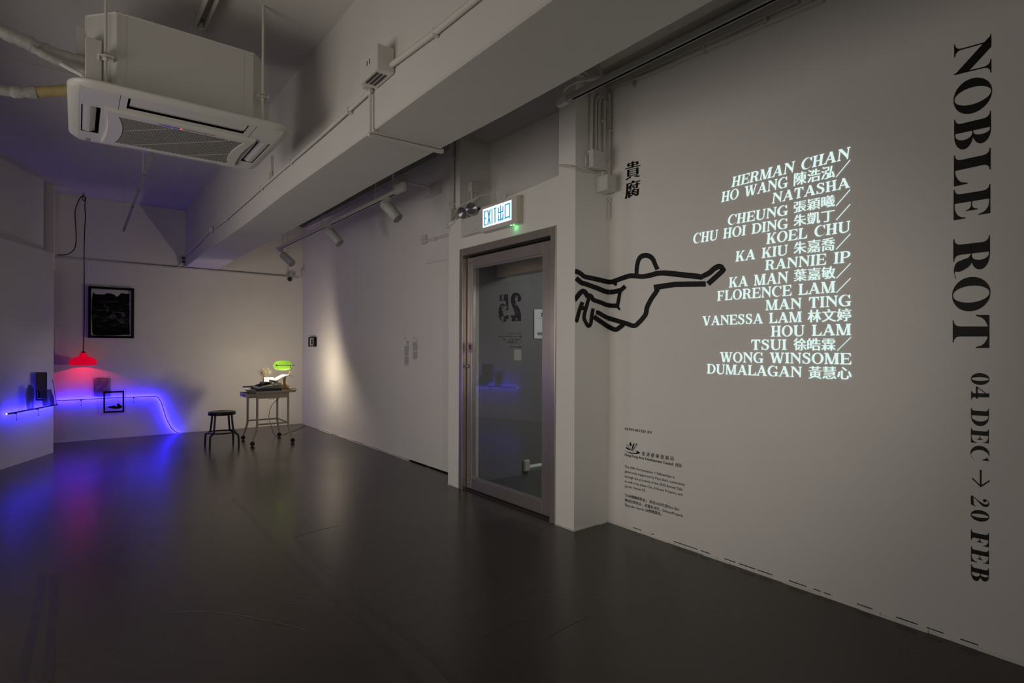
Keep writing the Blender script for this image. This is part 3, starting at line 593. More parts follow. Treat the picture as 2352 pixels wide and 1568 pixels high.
for ins, z in ((.03, 2.64), (.005, 2.635), (0, 2.627), (.004, 2.618), (.018, 2.606), (.05, 2.6)):
    rings.append([(x, y, z) for x, y in rrect(PX0+ins, PX1-ins, PY0+ins, PY1-ins, .11-ins*.5)])
n = len(rings[0]); vs = [p for r in rings for p in r]
b.add(vs, [(i*n+k, i*n+(k+1) % n, (i+1)*n+(k+1) % n, (i+1)*n+k) for i in range(5) for k in range(n)], True); b.add(rings[0], [tuple(range(n))])
part('panel_rim', b, 'whiteplastic', ac)
slots = [(.015, .1, 3.8, 4.27), (.9, .98, 3.8, 4.27), (.21, .8, 3.56, 3.72), (.21, .8, 4.415, 4.455)]
x0, x1, y0, y1 = PX0+.05, PX1-.05, PY0+.05, PY1-.05
b = B(); xs = sorted({x0, x1, *[s_[0] for s_ in slots], *[s_[1] for s_ in slots]}); ys = sorted({y0, y1, *[s_[2] for s_ in slots], *[s_[3] for s_ in slots]})
for i in range(len(xs)-1):
    for j in range(len(ys)-1):
        mx, my = (xs[i]+xs[i+1])/2, (ys[j]+ys[j+1])/2
        if any(s_[0] < mx < s_[1] and s_[2] < my < s_[3] for s_ in slots): continue
        cr_ = (i in (0, len(xs)-2)) and (j in (0, len(ys)-2))
        b.box(xs[i], xs[i+1], ys[j], ys[j+1], 2.6005, 2.608)
part('panel', b, 'whiteplastic', ac)
for k, (sx0, sx1, sy0, sy1) in enumerate(slots):
    b = B(); b.box(sx0-.002, sx1+.002, sy0-.002, sy1+.002, 2.64, 2.645)
    for q in ((sx0-.004, sx0, sy0-.004, sy1+.004), (sx1, sx1+.004, sy0-.004, sy1+.004), (sx0, sx1, sy0-.004, sy0), (sx0, sx1, sy1, sy1+.004)): b.box(*q, 2.603, 2.642)
    part('outlet', b, 'darkgap', ac)
    b = B(); m_ = 7; vs = []      # curved louvre
    for t in range(m_+1):
        u = t/m_; z = 2.607-.004*math.sin(PI*u)+.02*max(0, u-.55)
        if k == 0: a0, a1 = (sx0+.004+(sx1-sx0-.022)*u, sy0+.006), (sx0+.004+(sx1-sx0-.022)*u, sy1-.006)
        elif k == 1: a0, a1 = (sx1-.004-(sx1-sx0-.022)*u, sy0+.006), (sx1-.004-(sx1-sx0-.022)*u, sy1-.006)
        elif k == 2: a0, a1 = (sx0+.012, sy0+.003+(sy1-sy0-.005)*u), (sx1-.006, sy0+.003+(sy1-sy0-.005)*u)
        else: a0, a1 = (sx0+.006, sy1-.004-(sy1-sy0-.012)*u), (sx1-.006, sy1-.004-(sy1-sy0-.012)*u)
        vs += [(*a0, z), (*a1, z), (*a1, z+.003), (*a0, z+.003)]
    fs = []
    for t in range(m_):
        for e in range(4): fs.append((t*4+e, t*4+(e+1) % 4, t*4+4+(e+1) % 4, t*4+4+e))
    b.add(vs, fs+[(0, 1, 2, 3), tuple(m_*4+i for i in range(4))]); part('louvre', b, 'whiteplastic', ac)
# grille frame, bulging a little below the panel, with curved sides
def bow(y, y0=3.77, y1=4.385): u = (y-(y0+y1)/2)/((y1-y0)/2); return 1-u*u
N_ = 16; GY0, GY1 = 3.765, 4.385
def gframe(xa, xb, ya, yb, z, bo):
    P = [(xa+bo*bow(ya+(yb-ya)*k/N_, ya, yb), ya+(yb-ya)*k/N_, z) for k in range(N_+1)]
    return P+[(xb-bo*bow(yb-(yb-ya)*k/N_, ya, yb), yb-(yb-ya)*k/N_, z) for k in range(N_+1)]
b = B(); o1 = gframe(.115, .885, GY0, GY1, 2.601, .02); o2 = gframe(.12, .88, GY0+.004, GY1-.004, 2.582, .02); i1 = gframe(.18, .83, 3.825, 4.335, 2.58, .03); i2 = gframe(.183, .827, 3.828, 4.332, 2.592, .03)
n = len(o1); b.add(o1+o2+i1+i2, [(j*n+k, j*n+(k+1) % n, (j+1)*n+(k+1) % n, (j+1)*n+k) for j in range(3) for k in range(n)]); part('grille_frame', b, 'whiteplastic', ac)
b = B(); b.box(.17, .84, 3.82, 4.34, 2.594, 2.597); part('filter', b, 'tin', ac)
def clipline(c0, k):      # diagonal y = c0 + k*x cut to the grille opening
    P = []
    for i in range(201):
        x = .18+.65*i/200; y = c0+k*x
        if 3.832 <= y <= 4.328 and .184+.03*bow(y, 3.825, 4.335) <= x <= .826-.03*bow(y, 3.825, 4.335): P.append((x, y))
    return (P[0], P[-1]) if len(P) > 3 else None
b = B(); c0 = 3.0
while c0 < 4.4:
    q = clipline(c0, 1)
    if q: (xa, ya), (xb, yb) = q; b.obox(((xa+xb)/2, (ya+yb)/2, 2.5865), ((xb-xa)/2, (yb-ya)/2, 0), (-.0028, .0028, 0), (0, 0, .004))
    c0 += .0235
o = part('grille_slats', b, 'slat', ac); o['kind'] = 'stuff'
for c0 in (4.28, 4.59, 4.9):
    q = clipline(c0, -1)
    if q: (xa, ya), (xb, yb) = q; b = B(); b.obox(((xa+xb)/2, (ya+yb)/2, 2.582), ((xb-xa)/2, (yb-ya)/2, 0), (.0016, .0016, 0), (0, 0, .0015)); part('grille_rib', b, 'slat', ac)
b = B()
for xx in (.175, .835): b.box(xx, xx+.0015, 3.54, 3.762, 2.5995, 2.6007)
part('panel_seam', b, 'tin', ac)
b = B(); b.box(.37, .66, 3.795, 3.815, 2.5805, 2.5825); dp = part('display_strip', b, 'vinylgrey', ac)
b = B(); b.box(.385, .47, 3.797, 3.813, 2.579, 2.5806); part('display_glow', b, 'ledb', dp, 'blue lit end of display')
b = B(); b.lathe([(0, 0), (.006, .001), (.006, .003)], (.482, 3.805, 2.578), (0, 0, 1), 10); part('indicator_light', b, 'ledr', dp, 'red light')
b = B(); b.box(.04, .06, 4.4, 4.45, 2.5975, 2.601); b.box(.6, .85, 4.40, 4.408, 2.598, 2.6005); part('badge', b, 'vinylgrey', ac)
for (x, y, zt) in ((.113, 3.56, ZC), (.873, 3.56, ZC), (.113, 4.47, ZC), (.873, 4.47, ZC)):
    b = B(); b.tube([(x, y, 2.63), (x, y, zt)], .007, 8); part('hanger_rod', b, 'white', ac)
    b = B(); s_ = 1 if y < 4 else -1; b.obox((x, y+.02*s_, 2.79), (.035, 0, 0), (0, .035, 0), (0, 0, .002)); b.lathe([(0, .012), (.013, .012), (.013, 0), (.018, 0), (.018, -.003), (0, -.003)], (x, y, 2.795), (0, 0, 1), 6); b.lathe([(0, 0), (.011, 0), (.011, .015), (0, .015)], (x, y, 2.77), (0, 0, 1), 6)
    b.obox((x-.028 if x < .5 else x+.03, y+.03*s_, 2.8), (.003, 0, 0), (0, .03, 0), (0, 0, .02)); part('bracket', b, 'white', ac)
b = B(); b.bbox(-.01, .09, 3.98, 4.2, 2.94, 3.1, .004); part('control_box', b, 'whiteplastic', ac)
b = B(); b.bbox(.03, .1, 3.64, 3.75, 2.66, 2.9, .004); part('side_cover', b, 'whiteplastic', ac)
def wob(pts, r, n=8, amp=.12, seed=1):
    random.seed(seed); q = catmull(pts, n); return q, [r*(1+random.uniform(-amp, amp)) for _ in q]
b = B(); q, rr = wob([aY(-60, 35, 3.95), aY(0, 70, 3.95), aY(60, 97, 3.95), aY(120, 122, 3.95), aY(180, 140, 3.95), aY(243, 152, 3.95)], .036); b.tube(q, rr, 12)
o = tag(build('insulated_pipe', b, 'foil'), 'thick white wrapped pipe entering the air conditioner from upper left', 'pipe')
b = B(); q, rr = wob([aY(75, 112, 3.9), aY(120, 135, 3.9), aY(160, 151, 3.9), aY(200, 163, 3.9), aY(240, 167, 3.9)], .021, seed=2); b.tube(q, rr, 10)
tag(build('insulated_pipe', b, 'foil'), 'thinner white wrapped pipe just under the thick one at the air conditioner', 'pipe')
b = B(); q, rr = wob([aY(-60, 190, 4.1), aY(0, 205, 4.1), aY(35, 211, 4.1), aY(82, 212, 4.1)], .031, seed=4); b.tube(q, rr, 12)
t_ = thing('drain_pipe', 'wrapped pipe with yellowed end behind the left edge of the air conditioner', 'pipe', (-.3, 4.1, 2.6))
part('wrapped_section', b, 'foil', t_)
b = B(); b.tube([aY(82, 212, 4.1), aY(155, 207, 4.1), aY(200, 205, 4.1)], .03, 12); part('yellowed_section', b, 'yfoil', t_, 'yellowed section of wrapping')
b = B(); q = catmull([aY(140, 146, 3.88), aY(165, 160, 3.86), aY(190, 173, 3.84), aY(200, 185, 3.8)], 16); b.tube(q, [.013 if i % 2 else .0105 for i in range(len(q))], 10)
tag(build('corrugated_hose', b, 'white'), 'short ribbed hose dipping onto the air conditioner panel', 'hose')
b = B(); x = aY(232, 25, 4.6); b.tube([aY(230, 68, 4.6), aY(230, 25, 4.6)], .004, 6); b.lathe([(0, 0), (.02, 0), (.02, .006), (0, .006)], aY(229, 24, 4.6), (0, 0, 1), 10); tag(build('drop_wire', b, 'white'), 'thin wire with a small disc behind the air conditioner', 'wire')
# ceiling channel, suspended rail
b = B(); p0, p1 = Vector((.6, 3.97, ZC-.035)), Vector((.63, 2.2, ZC-.035)); u = (p1-p0).normalized(); s_ = Vector((-u.y, u.x, 0))
mid = (p0+p1)/2; L = (p1-p0).length/2
for k in (-1, 1): b.obox(mid+s_*.024*k, u*L, s_*.004, (0, 0, .03))
b.obox(mid+Vector((0, 0, .028)), u*L, s_*.028, (0, 0, .004)); b.obox(p0+u*.003, u*.003, s_*.024, (0, 0, .02))
b.obox(p0+u*.02+Vector((0, 0, -.005)), u*.02, s_*.01, (0, 0, .01)); tag(build('ceiling_channel', b, 'white'), 'short white metal channel fixed to the ceiling above the air conditioner', 'channel')
t_ = thing('suspended_rail', 'slim rail hanging on thin wires behind the air conditioner', 'rail', (.53, 7, 2.9))
r0, r1 = aZ(284, 530, 3.0), aZ(345, 365, 3.0); r0 = r1+(r0-r1)*.83; r0 = aY(284, 530, 8.2); r1 = aY(350, 352, 5.5)
b = B(); d = (r1-r0).normalized(); s_ = d.cross(Vector((0, 0, 1))).normalized(); b.obox((r0+r1)/2, (r1-r0)/2, s_*.011, d.cross(s_)*.008)
part('rail_body', b, 'vinylgrey', t_)
for k in (.05, .22, .4, .41, .62, .8): b = B(); c_ = r0.lerp(r1, k); b.obox(c_, d*.01, s_*.0125, d.cross(s_)*.0095); part('rail_clip', b, 'steeldark', t_)
for px, k in ((285, .04), (310, .75)):
    b = B(); c_ = r0.lerp(r1, k); b.tube([c_, (c_.x, c_.y, ZC)], .003, 6); part('hanging_wire', b, 'white', t_)
# ------------------------------------------------------------------ beam conduit and boxes
XF = 1.277
t_ = thing('beam_conduit', 'white conduit running along the side of the ceiling beam', 'conduit', (XF, 5, 2.7))
def cond(parent, pts, r=.013, m='white', name='pipe_run'): b = B(); b.tube(pts, r, 8); return part(name, b, m, parent)
cond(t_, [aX(1100, -8, XF-.015), aX(1005, 70, XF-.015), aX(885, 160, XF-.015)], .0145)
cond(t_, [aX(852, 208, XF-.012), aX(737, 312, XF-.012), aX(625, 410, XF-.012)], .011)
cond(t_, [aX(625, 410, XF-.012), aX(520, 503, XF-.012), aX(495, 523, XF-.012)], .011)
cond(t_, [aX(477, 536, XF-.012), aX(448, 566, XF-.012), aX(428, 583, XF-.012)], .012)
for px, py in ((1000, 76), (802, 255), (668, 373), (520, 503), (600, 432), (450, 562)):
    b = B(); c_ = aX(px, py, XF-.012); b.bbox(c_.x-.018, c_.x+.013, c_.y-.01, c_.y+.01, c_.z-.018, c_.z+.018, .003); part('saddle_clip', b, 'white', t_)
b = B(); b.bbox(XF-.09, XF+.004, 2.64, 2.86, 2.7, 2.83, .004); o = thing('junction_box', 'larger white box with slots where the beam conduits meet', 'junction box', (1.24, 2.75, 2.7)); part('box_body', b, 'whiteplastic', o)
b = B()
for k in range(3): b.box(XF-.075+k*.022, XF-.063+k*.022, 2.68, 2.82, 2.6975, 2.7005)
for k in range(2): b.box(XF-.0915, XF-.0895, 2.73+k*.03, 2.736+k*.03, 2.76, 2.785)
part('slot', b, 'tin', o); b = B(); b.bbox(XF-.05, XF+.004, 2.865, 2.94, 2.72, 2.8, .003); part('side_box', b, 'whiteplastic', o)
t2_ = thing('beam_wrap_conduit', 'thin white conduit going down the beam side and across its underside', 'conduit', (1.4, 2.95, 2.5))
cond(t2_, [aX(850, 205, XF-.01), aX(850, 305, XF-.01)], .009)
b = B(); c0, c1 = aZ(853, 312, 2.488), aZ(1014, 349, 2.488); d = (c1-c0).normalized(); s_ = Vector((-d.y, d.x, 0)); b.obox((c0+c1)/2, (c1-c0)/2, s_*.014, (0, 0, .007)); part('cover_strip', b, 'white', t2_)
b = B(); b.bbox(c0.x-.018, c0.x+.012, c0.y-.012, c0.y+.012, 2.482, 2.515, .003); part('elbow', b, 'white', t2_)
b = B(); b.bbox(c1.x-.012, c1.x+.012, c1.y-.012, c1.y+.012, 2.482, 2.505, .003); part('elbow', b, 'white', t2_)
b = B(); c_ = aX(484, 527, XF-.02); b.lathe([(0, .04), (.03, .04), (.036, .03), (.036, 0), (0, 0)], (XF+.002, c_.y, c_.z), (-1, 0, 0), 16); b.tube([c_+Vector((0, .0, 0)), c_+Vector((0, -.09, -.012))], .014, 8); b.tube([c_, c_+Vector((0, .08, 0))], .014, 8); tag(build('round_junction_box', b, 'whiteplastic'), 'small round white box on the beam conduit near the back wall', 'junction box')
t_ = thing('ceiling_drop_conduit', 'short white conduit dropping behind the right edge of the air conditioner', 'conduit', (1.27, 5, 2.75))
cond(t_, [aX(623, 358, XF-.01), aX(623, 398, XF-.01)], .008); b = B(); c_ = aX(621, 402, XF-.01); b.bbox(c_.x-.02, c_.x+.012, c_.y-.03, c_.y+.03, c_.z-.03, c_.z+.02, .003); part('box_body', b, 'white', t_)
# ------------------------------------------------------------------ back wall trunking, socket, camera
t_ = thing('wall_trunking', 'narrow white trunking crossing the back wall under the beam', 'trunking', (1.2, 9.66, 2.48))
for xa, xb in ((-.22, .42), (.425, 1.01), (1.015, 1.62), (1.625, 2.14), (2.145, 2.95)):
    b = B(); za = 2.492-.008*xa; zb = 2.492-.008*xb; b.hexa([(xa, 9.655, za-.022), (xb, 9.655, zb-.022), (xb, 9.682, zb-.022), (xa, 9.682, za-.022), (xa, 9.655, za), (xb, 9.655, zb), (xb, 9.682, zb), (xa, 9.682, za)]); part('trunking_length', b, 'white', t_, bevel=.002)
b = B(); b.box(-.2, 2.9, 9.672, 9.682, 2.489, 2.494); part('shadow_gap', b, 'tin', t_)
o = thing('wall_socket', 'grey socket box on the back wall at the beam end', 'socket', (1.26, 9.66, 2.5)); b = B(); b.bbox(1.215, 1.285, 9.62, 9.682, 2.53, 2.65, .003); part('box_body', b, 'grey', o)
b = B(); b.bbox(1.235, 1.275, 9.614, 9.622, 2.6, 2.635, .002); b.bbox(1.235, 1.275, 9.614, 9.622, 2.545, 2.58, .002); part('outlet', b, 'tin', o)
b = B(); b.tube([(1.22, 9.66, 2.53), (1.215, 9.66, 2.505), (1.19, 9.665, 2.49)], .007, 6); b.tube([(1.27, 9.66, 2.53), (1.27, 9.66, 2.49)], .007, 6); part('pipe_run', b, 'white', o)
o = thing('security_camera', 'small white camera with black lens under a plate in the far corner', 'camera', (2.78, 9.62, 2.45))
b = B(); c_ = aY(668, 632, 9.63); b.bbox(c_.x-.07, c_.x+.08, 9.6, 9.682, c_.z-.006, c_.z+.004, .002); b.bbox(c_.x-.02, c_.x+.04, 9.63, 9.682, c_.z, c_.z+.05, .004); part('mount', b, 'whiteplastic', o)
c_ = aY(665.5, 641, 9.6); b = B(); dn = (Vector((0, 0, CH))-c_).normalized(); b.lathe([(0, .034), (.02, .03), (.032, .014), (.034, 0), (.03, -.02), (0, -.03)], c_, dn, 18); part('lens', b, 'blackmetal', o)
b = B(); b.lathe([(.036, -.002), (.04, -.012), (.036, -.034), (0, -.04)], c_, dn, 18); part('camera_body', b, 'whiteplastic', o)
o = thing('corner_box', 'small white boxes on the trunking end in the far corner', 'junction box', (2.9, 9.6, 2.45)); b = B(); c_ = aY(699, 628, 9.6); b.bbox(c_.x-.035, c_.x+.03, 9.56, 9.682, c_.z-.06, c_.z+.06, .004); part('box_body', b, 'white', o)
b = B(); b.tube([aY(661, 628, 9.66), aY(661, 535, 9.66)], .011, 8); tag(build('wall_conduit', b, 'white'), 'vertical white conduit on the back wall above the small camera', 'conduit')
# ------------------------------------------------------------------ track with three spotlights beside the beam
tk = thing('lighting_track', 'white lighting track beside the beam near the side wall', 'track', (2.25, 6.4, 2.7))
T0, T1 = aZ(637, 573, 2.7), aZ(917, 432, 2.7); T1 = Vector((T0.x, T1.y, 2.7))
b = B(); b.bbox(T0.x-.018, T0.x+.018, T1.y, T0.y, 2.69, 2.725, .002); part('track_body', b, 'white', tk)
b = B(); b.box(T0.x-.006, T0.x+.006, T1.y+.05, T0.y-.03, 2.6885, 2.6905); part('track_slot', b, 'darkgap', tk)
b = B(); b.bbox(T0.x-.02, T0.x+.02, T1.y-.02, T1.y+.16, 2.685, 2.76, .003); part('feed_box', b, 'white', tk)
for yy in (8.2, 6.6, 5.1): b = B(); b.tube([(T0.x, yy, 2.72), (T0.x, yy, ZC)], .004, 6); part('hanging_wire', b, 'white', tk)
for i, (px, py, qx, qy, nm) in enumerate(((651, 583, 659, 597, 'white spotlight at the far end of the track by the beam'), (757, 527, 769, 552, 'middle white spotlight of the three on the track by the beam'), (885, 463, 902, 492, 'ribbed white spotlight nearest the door end of the track'))):
    # adapter under the track, stem, cylindrical head aimed at the side wall
    ty = aX((645, 757, 888)[i], (570, 513, 450)[i], T0.x).y
    o = thing('spotlight', nm, 'spotlight', (T0.x, ty, 2.6), 'spotlights on the track by the beam')
    b = B(); b.bbox(T0.x-.018, T0.x+.018, ty-.07, ty+.07, 2.652, 2.69, .004); part('adapter', b, 'grey', o)
    p1 = aX(px, py-6, T0.x); hx = aX(px, py, T0.x); hq = aX(qx, qy, T0.x); d = (hq-hx).normalized(); hw = hq-hx
    b = B(); b.tube([(T0.x, ty, 2.655), (T0.x, hx.y, hx.z+.012)], .013, 8); part('stem', b, 'grey', o)
    dd = Vector((.35, d.y*.7, d.z)).normalized(); sc = 1.0; Lh = .2; r_ = .052
    b = B(); b.lathe([(0, -.02), (r_*.9, -.02), (r_, -.012), (r_, Lh), (r_*.9, Lh+.004), (r_*.85, Lh-.02), (0, Lh-.02)], Vector((T0.x, hx.y, hx.z-.02)), dd, 20); part('lamp_head', b, 'grey', o)
    if i == 2:
        b = B()
        for k in range(5): b.lathe([(r_, k*.014-.015), (r_+.003, k*.014-.012), (r_+.003, k*.014-.008), (r_, k*.014-.005)], Vector((T0.x, hx.y, hx.z-.02)), dd, 20)
        part('cooling_rib', b, 'grey', o)
# conduits near the track and side wall
o = thing('soffit_conduit', 'thin conduit curving along the top of the side wall above the lighting track', 'conduit', (3.0, 7, 3.1))
cond(o, catmull([aX(680, 523, 3.008), aX(703, 523, 3.008), aX(740, 505, 3.008), aX(800, 477, 3.008), aX(885, 430, 3.008)], 4), .012)
b = B(); c_ = aX(923, 415, 2.6); o = thing('ceiling_junction', 'white boxes and elbow above the near end of the lighting track', 'junction box', (c_.x, c_.y, c_.z-.05)); b.bbox(c_.x-.04, c_.x+.05, c_.y-.05, c_.y+.05, c_.z-.05, c_.z+.05, .004); part('box_body', b, 'grey', o)
b = B(); b.tube(catmull([aX(903, 395, 2.4), aX(902, 420, 2.4), aX(908, 425, 2.4), aX(912, 415, 2.45)], 5), .012, 8); part('elbow', b, 'white', o)
cond(o, [c_, (2.98, 5.22, 2.99)], .014)
o = thing('double_socket', 'white box high on the side wall fed by a sloping conduit', 'socket', (3.0, 5.19, 2.9)); b = B(); b.bbox(2.955, 3.022, 5.1, 5.24, 2.92, 3.04, .004); part('box_body', b, 'whiteplastic', o); b = B(); b.box(2.953, 2.956, 5.15, 5.156, 2.935, 2.941); part('screw', b, 'tin', o)
cond(o, [(3.0, 5.24, 2.93), (3.0, 5.42, 2.93)], .012)
o = thing('side_wall_conduit', 'short white conduit with an end box on the side wall left of the exit light', 'conduit', (3.0, 5.2, 2.4))
cond(o, [aX(980, 553, 3.005), aX(1034, 538, 3.005)], .013); b = B(); c_ = aX(974, 549, 3.0); b.bbox(2.98, 3.022, c_.y-.05, c_.y+.04, c_.z-.05, c_.z+.04, .004); part('end_box', b, 'white', o); b = B(); c_ = aX(1000, 548, 3.0); b.bbox(2.985, 3.022, c_.y-.012, c_.y+.012, c_.z-.018, c_.z+.018, .002); part('saddle_clip', b, 'white', o)
b = B(); a_, c_ = aX(975, 607, 3.0195), aX(1034, 595, 3.0195); b.add([a_, c_, c_+Vector((0, 0, .004)), a_+Vector((0, 0, .004))], [(0, 1, 2, 3)]); a_, c_ = aX(973, 640, 3.0195), aX(973, 1064, 3.0195)
o = struct('trim_5', b, 'vinylgrey')
o = thing('vertical_trunking', 'vertical white trunking at the left edge of the entrance bulkhead', 'trunking', (2.9, 4.6, 2.3))
b = B(); c0, c1 = aX(1038.5, 335, 2.9), aX(1037, 515, 2.9); b.bbox(2.875, 2.91, c0.y-.03, c0.y+.005, c1.z, c0.z+.3, .004); b.tube([(2.885, c0.y-.045, c1.z), (2.885, c0.y-.045, c0.z+.25)], .011, 8); part('pipe_run', b, 'white', o)
for py in (367, 470): b = B(); c_ = aX(1038, py, 2.9); b.bbox(2.865, 2.912, c_.y-.055, c_.y+.01, c_.z-.012, c_.z+.012, .003); part('saddle_clip', b, 'white', o)
b = B(); c_ = aX(1040, 505, 2.88); b.bbox(2.82, 2.9, c_.y-.06, c_.y+.03, c_.z-.08, c_.z+.09, .004); part('lower_box', b, 'whiteplastic', o)
# ------------------------------------------------------------------ exit sign, emergency light and wiring above the door
ex = thing('exit_sign', 'lit white exit sign with blue letters on the wall above the glass door', 'sign', (2.75, 3.7, 2.28))
b = B(); b.bbox(2.722, XD, 3.45, 3.95, 2.28, 2.497, .004); part('housing', b, 'whiteplastic', ex)
b = B(); b.bbox(2.745, 2.765, 3.446, 3.452, 2.285, 2.492, .002); part('side_stripe', b, 'ivory', ex, 'yellowed strip')
fx = lambda u, v: quadmap([aX(1108.8, 523.4, 2.7205), aX(1174.6, 504.5, 2.7205), aX(1174.6, 458.6, 2.7205), aX(1108.6, 481.4, 2.7205)])(u, v)
b = B(); q = [fx(0, 0), fx(1, 0), fx(1, 1), fx(0, 1)]; b.prism(q, (.001, 0, 0)); part('lit_face', b, 'exitwhite', ex)
def exr(b, *rs):
    for P in rs: b.add([fx(u, v)+Vector((-.0008, 0, 0)) for u, v in P], [tuple(range(len(P)))])
def re(u0, v0, u1, v1): return [(u0, v0), (u1, v0), (u1, v1), (u0, v1)]
for rs in ([re(.05, .09, .085, .88), re(.05, .09, .145, .15), re(.05, .45, .135, .51), re(.05, .82, .145, .88)], [[(.17, .09), (.21, .09), (.295, .88), (.255, .88)], [(.255, .09), (.295, .09), (.21, .88), (.17, .88)]],
           [re(.325, .09, .36, .88)], [re(.43, .09, .465, .88), re(.4, .82, .495, .88)],
           [re(.63, .13, .66, .9), re(.555, .56, .585, .82), re(.705, .56, .735, .82), re(.555, .52, .735, .58), re(.555, .12, .585, .44), re(.705, .12, .735, .44), re(.555, .15, .735, .21), re(.555, .1, .735, .12)],
           [re(.78, .1, .812, .88), re(.925, .1, .957, .88), re(.78, .82, .957, .88), re(.78, .16, .957, .22)]):
    b = B(); exr(b, *rs); part('character', b, 'exitblue', ex)
b = B(); b.lathe([(0, -.006), (.005, -.004), (.006, 0)], (2.735, 3.54, 2.279), (0, 0, 1), 8); part('green_indicator', b, 'ledg', ex, 'green light')
b = B(); b.lathe([(0, -.006), (.003, -.004), (.004, 0)], (2.735, 3.51, 2.279), (0, 0, 1), 8); part('red_indicator', b, 'ledr', ex, 'red light')
gl = bpy.data.lights.new('green_led_light', 'POINT'); gl.energy = .035; gl.color = (.1, 1, .3); gl.shadow_soft_size = .004; go = bpy.data.objects.new('green_led_light', gl); COL.objects.link(go); go.location = (2.765, 3.54, 2.266)
em = thing('emergency_light', 'white twin-head emergency light left of the lit exit sign', 'emergency light', (2.75, 4.15, 2.3))
b = B(); b.bbox(2.74, XD, 3.955, 4.285, 2.3, 2.455, .005); part('battery_box', b, 'whiteplastic', em)
b = B(); b.box(2.7385, 2.7405, 4.24, 4.26, 2.433, 2.437); b.box(2.7385, 2.7405, 4.02, 4.07, 2.323, 2.326); part('mark', b, 'vinylgrey', em)
for px, py, X, ax in ((1063.5, 488, 2.72, (-.75, -.3, -.35)), (1083.5, 479, 2.735, (-.75, -.55, -.25))):
    c_ = aX(px, py, X); b = B(); b.lathe([(0, -.06), (.025, -.06), (.046, -.025), (.054, .0), (.057, .009), (.05, .012)], c_, Vector(ax).normalized(), 20); hd = part('lamp_head', b, 'grey', em)
    b = B(); b.lathe([(.05, .01), (.04, .006), (0, -.002)], c_, Vector(ax).normalized(), 18); part('lens', b, 'lens', hd)
    b = B(); b.tube([c_-Vector(ax).normalized()*.03, Vector((2.765, 4.13, 2.455))], .008, 6); part('neck', b, 'grey', hd)
o = thing('wall_junction_box', 'white box with two pipes in the recess above the emergency light', 'junction box', (3.0, 4.5, 2.6))
c_ = aY(1088, 431, 4.54); b = B(); b.bbox(c_.x-.045, c_.x+.045, 4.51, 4.575, c_.z-.048, c_.z+.05, .004); part('box_body', b, 'whiteplastic', o)
b = B(); b.tube([c_+Vector((-.02, 0, -.04)), c_+Vector((-.018, 0, -.12)), c_+Vector((-.03, -.03, -.2))], .012, 8); b.tube([c_+Vector((.02, 0, -.04)), c_+Vector((.02, 0, -.13)), c_+Vector((.01, -.03, -.2))], .012, 8); part('pipe_run', b, 'white', o)
b = B(); b.bbox(2.83, 2.87, 4.1, 4.24, 2.505, 2.545, .003)
for yy in (4.16, 4.2): b.tube([(2.85, yy, 2.53), (2.85, yy, 2.57)], .005, 6)
tag(build('plug_adapter', b, 'rubber'), 'black plug with brass pins lying on top of the entrance bulkhead', 'plug')
t_ = thing('loose_cable', 'thin white loose cables draped over the bulkhead edge to the emergency light', 'cable', (2.78, 4.3, 2.4))
for P in ([(1170, 432), (1150, 434), (1125, 445), (1100, 450), (1085, 458), (1068, 467), (1052, 480), (1038, 500)], [(1100, 452), (1088, 462), (1075, 472), (1066, 480)], [(1095, 455), (1080, 462), (1058, 472), (1045, 485)], [(1055, 492), (1046, 504), (1040, 513), (1033, 519), (1031, 530)]):
    b = B(); b.tube(catmull([aX(x, y, 2.778) for x, y in P], 4), .0028, 6); part('strand', b, 'white', t_)
b = B(); b.bbox(2.772, XD+.001, 3.66, 3.7, 2.53, 2.56, .004); tag(build('wall_clip', b, 'white'), 'small white clip above the exit sign', 'clip')
# ------------------------------------------------------------------ conduits and boxes on the pier side by the wall corner
YP = 2.865
t_ = thing('pier_conduits', 'bundle of vertical white conduits on the pier beside the wall corner', 'conduit', (3.03, 2.85, 2.5))
fy = lambda x, y, Y=YP-.014: aY(1240+x/3.5625, 100+y/3.5625, Y)
for P, r in (([(425, 415), (420, 895)], .013), ([(500, 420), (470, 450), (455, 500), (455, 905)], .012), ([(520, 430), (490, 465), (482, 520), (480, 915)], .012), ([(525, 470), (527, 1040)], .016), ([(566, 415), (566, 700), (565, 720), (558, 1140)], .017),
             ([(475, 400), (520, 450), (545, 500), (552, 600), (550, 700), (547, 1100)], .006), ([(505, 405), (540, 460), (556, 530), (560, 600)], .006), ([(445, 700), (455, 850), (435, 885), (405, 895), (378, 920), (378, 1010)], .006)):
    b = B(); b.tube(catmull([fy(x, y) for x, y in P], 4) if len(P) > 2 else [fy(x, y) for x, y in P], r, 8); part('pipe_run', b, 'white', t_)
for x, y in ((505, 637), (566, 580), (566, 715), (555, 970)): b = B(); c_ = fy(x, y); b.bbox(c_.x-.022, c_.x+.022, YP-.034, YP, c_.z-.006, c_.z+.006, .002); part('saddle_clip', b, 'white', t_)
for P, r in (([(290, 240), (330, 262), (370, 290), (385, 320)], .017), ([(330, 225), (380, 250), (400, 290)], .014), ([(355, 222), (410, 250)], .012)): b = B(); b.tube(catmull([fy(x, y) for x, y in P], 4) if len(P) > 2 else [fy(*p) for p in P], r, 8); part('pipe_run', b, 'white', t_)
o = thing('pier_box', 'upper white junction box under the pier conduits', 'junction box', (3.0, 2.84, 2.6)); b = B(); b.bbox(2.905, 3.03, YP-.06, YP, 2.595, 2.725, .004); part('box_body', b, 'whiteplastic', o); b = B(); c_ = aY(1359, 367, YP-.062)
b.box(2.925, 2.929, YP-.0615, YP-.0595, 2.68, 2.684); b.box(3.012, 3.016, YP-.0615, YP-.0595, 2.66, 2.664); part('screw', b, 'tin', o)
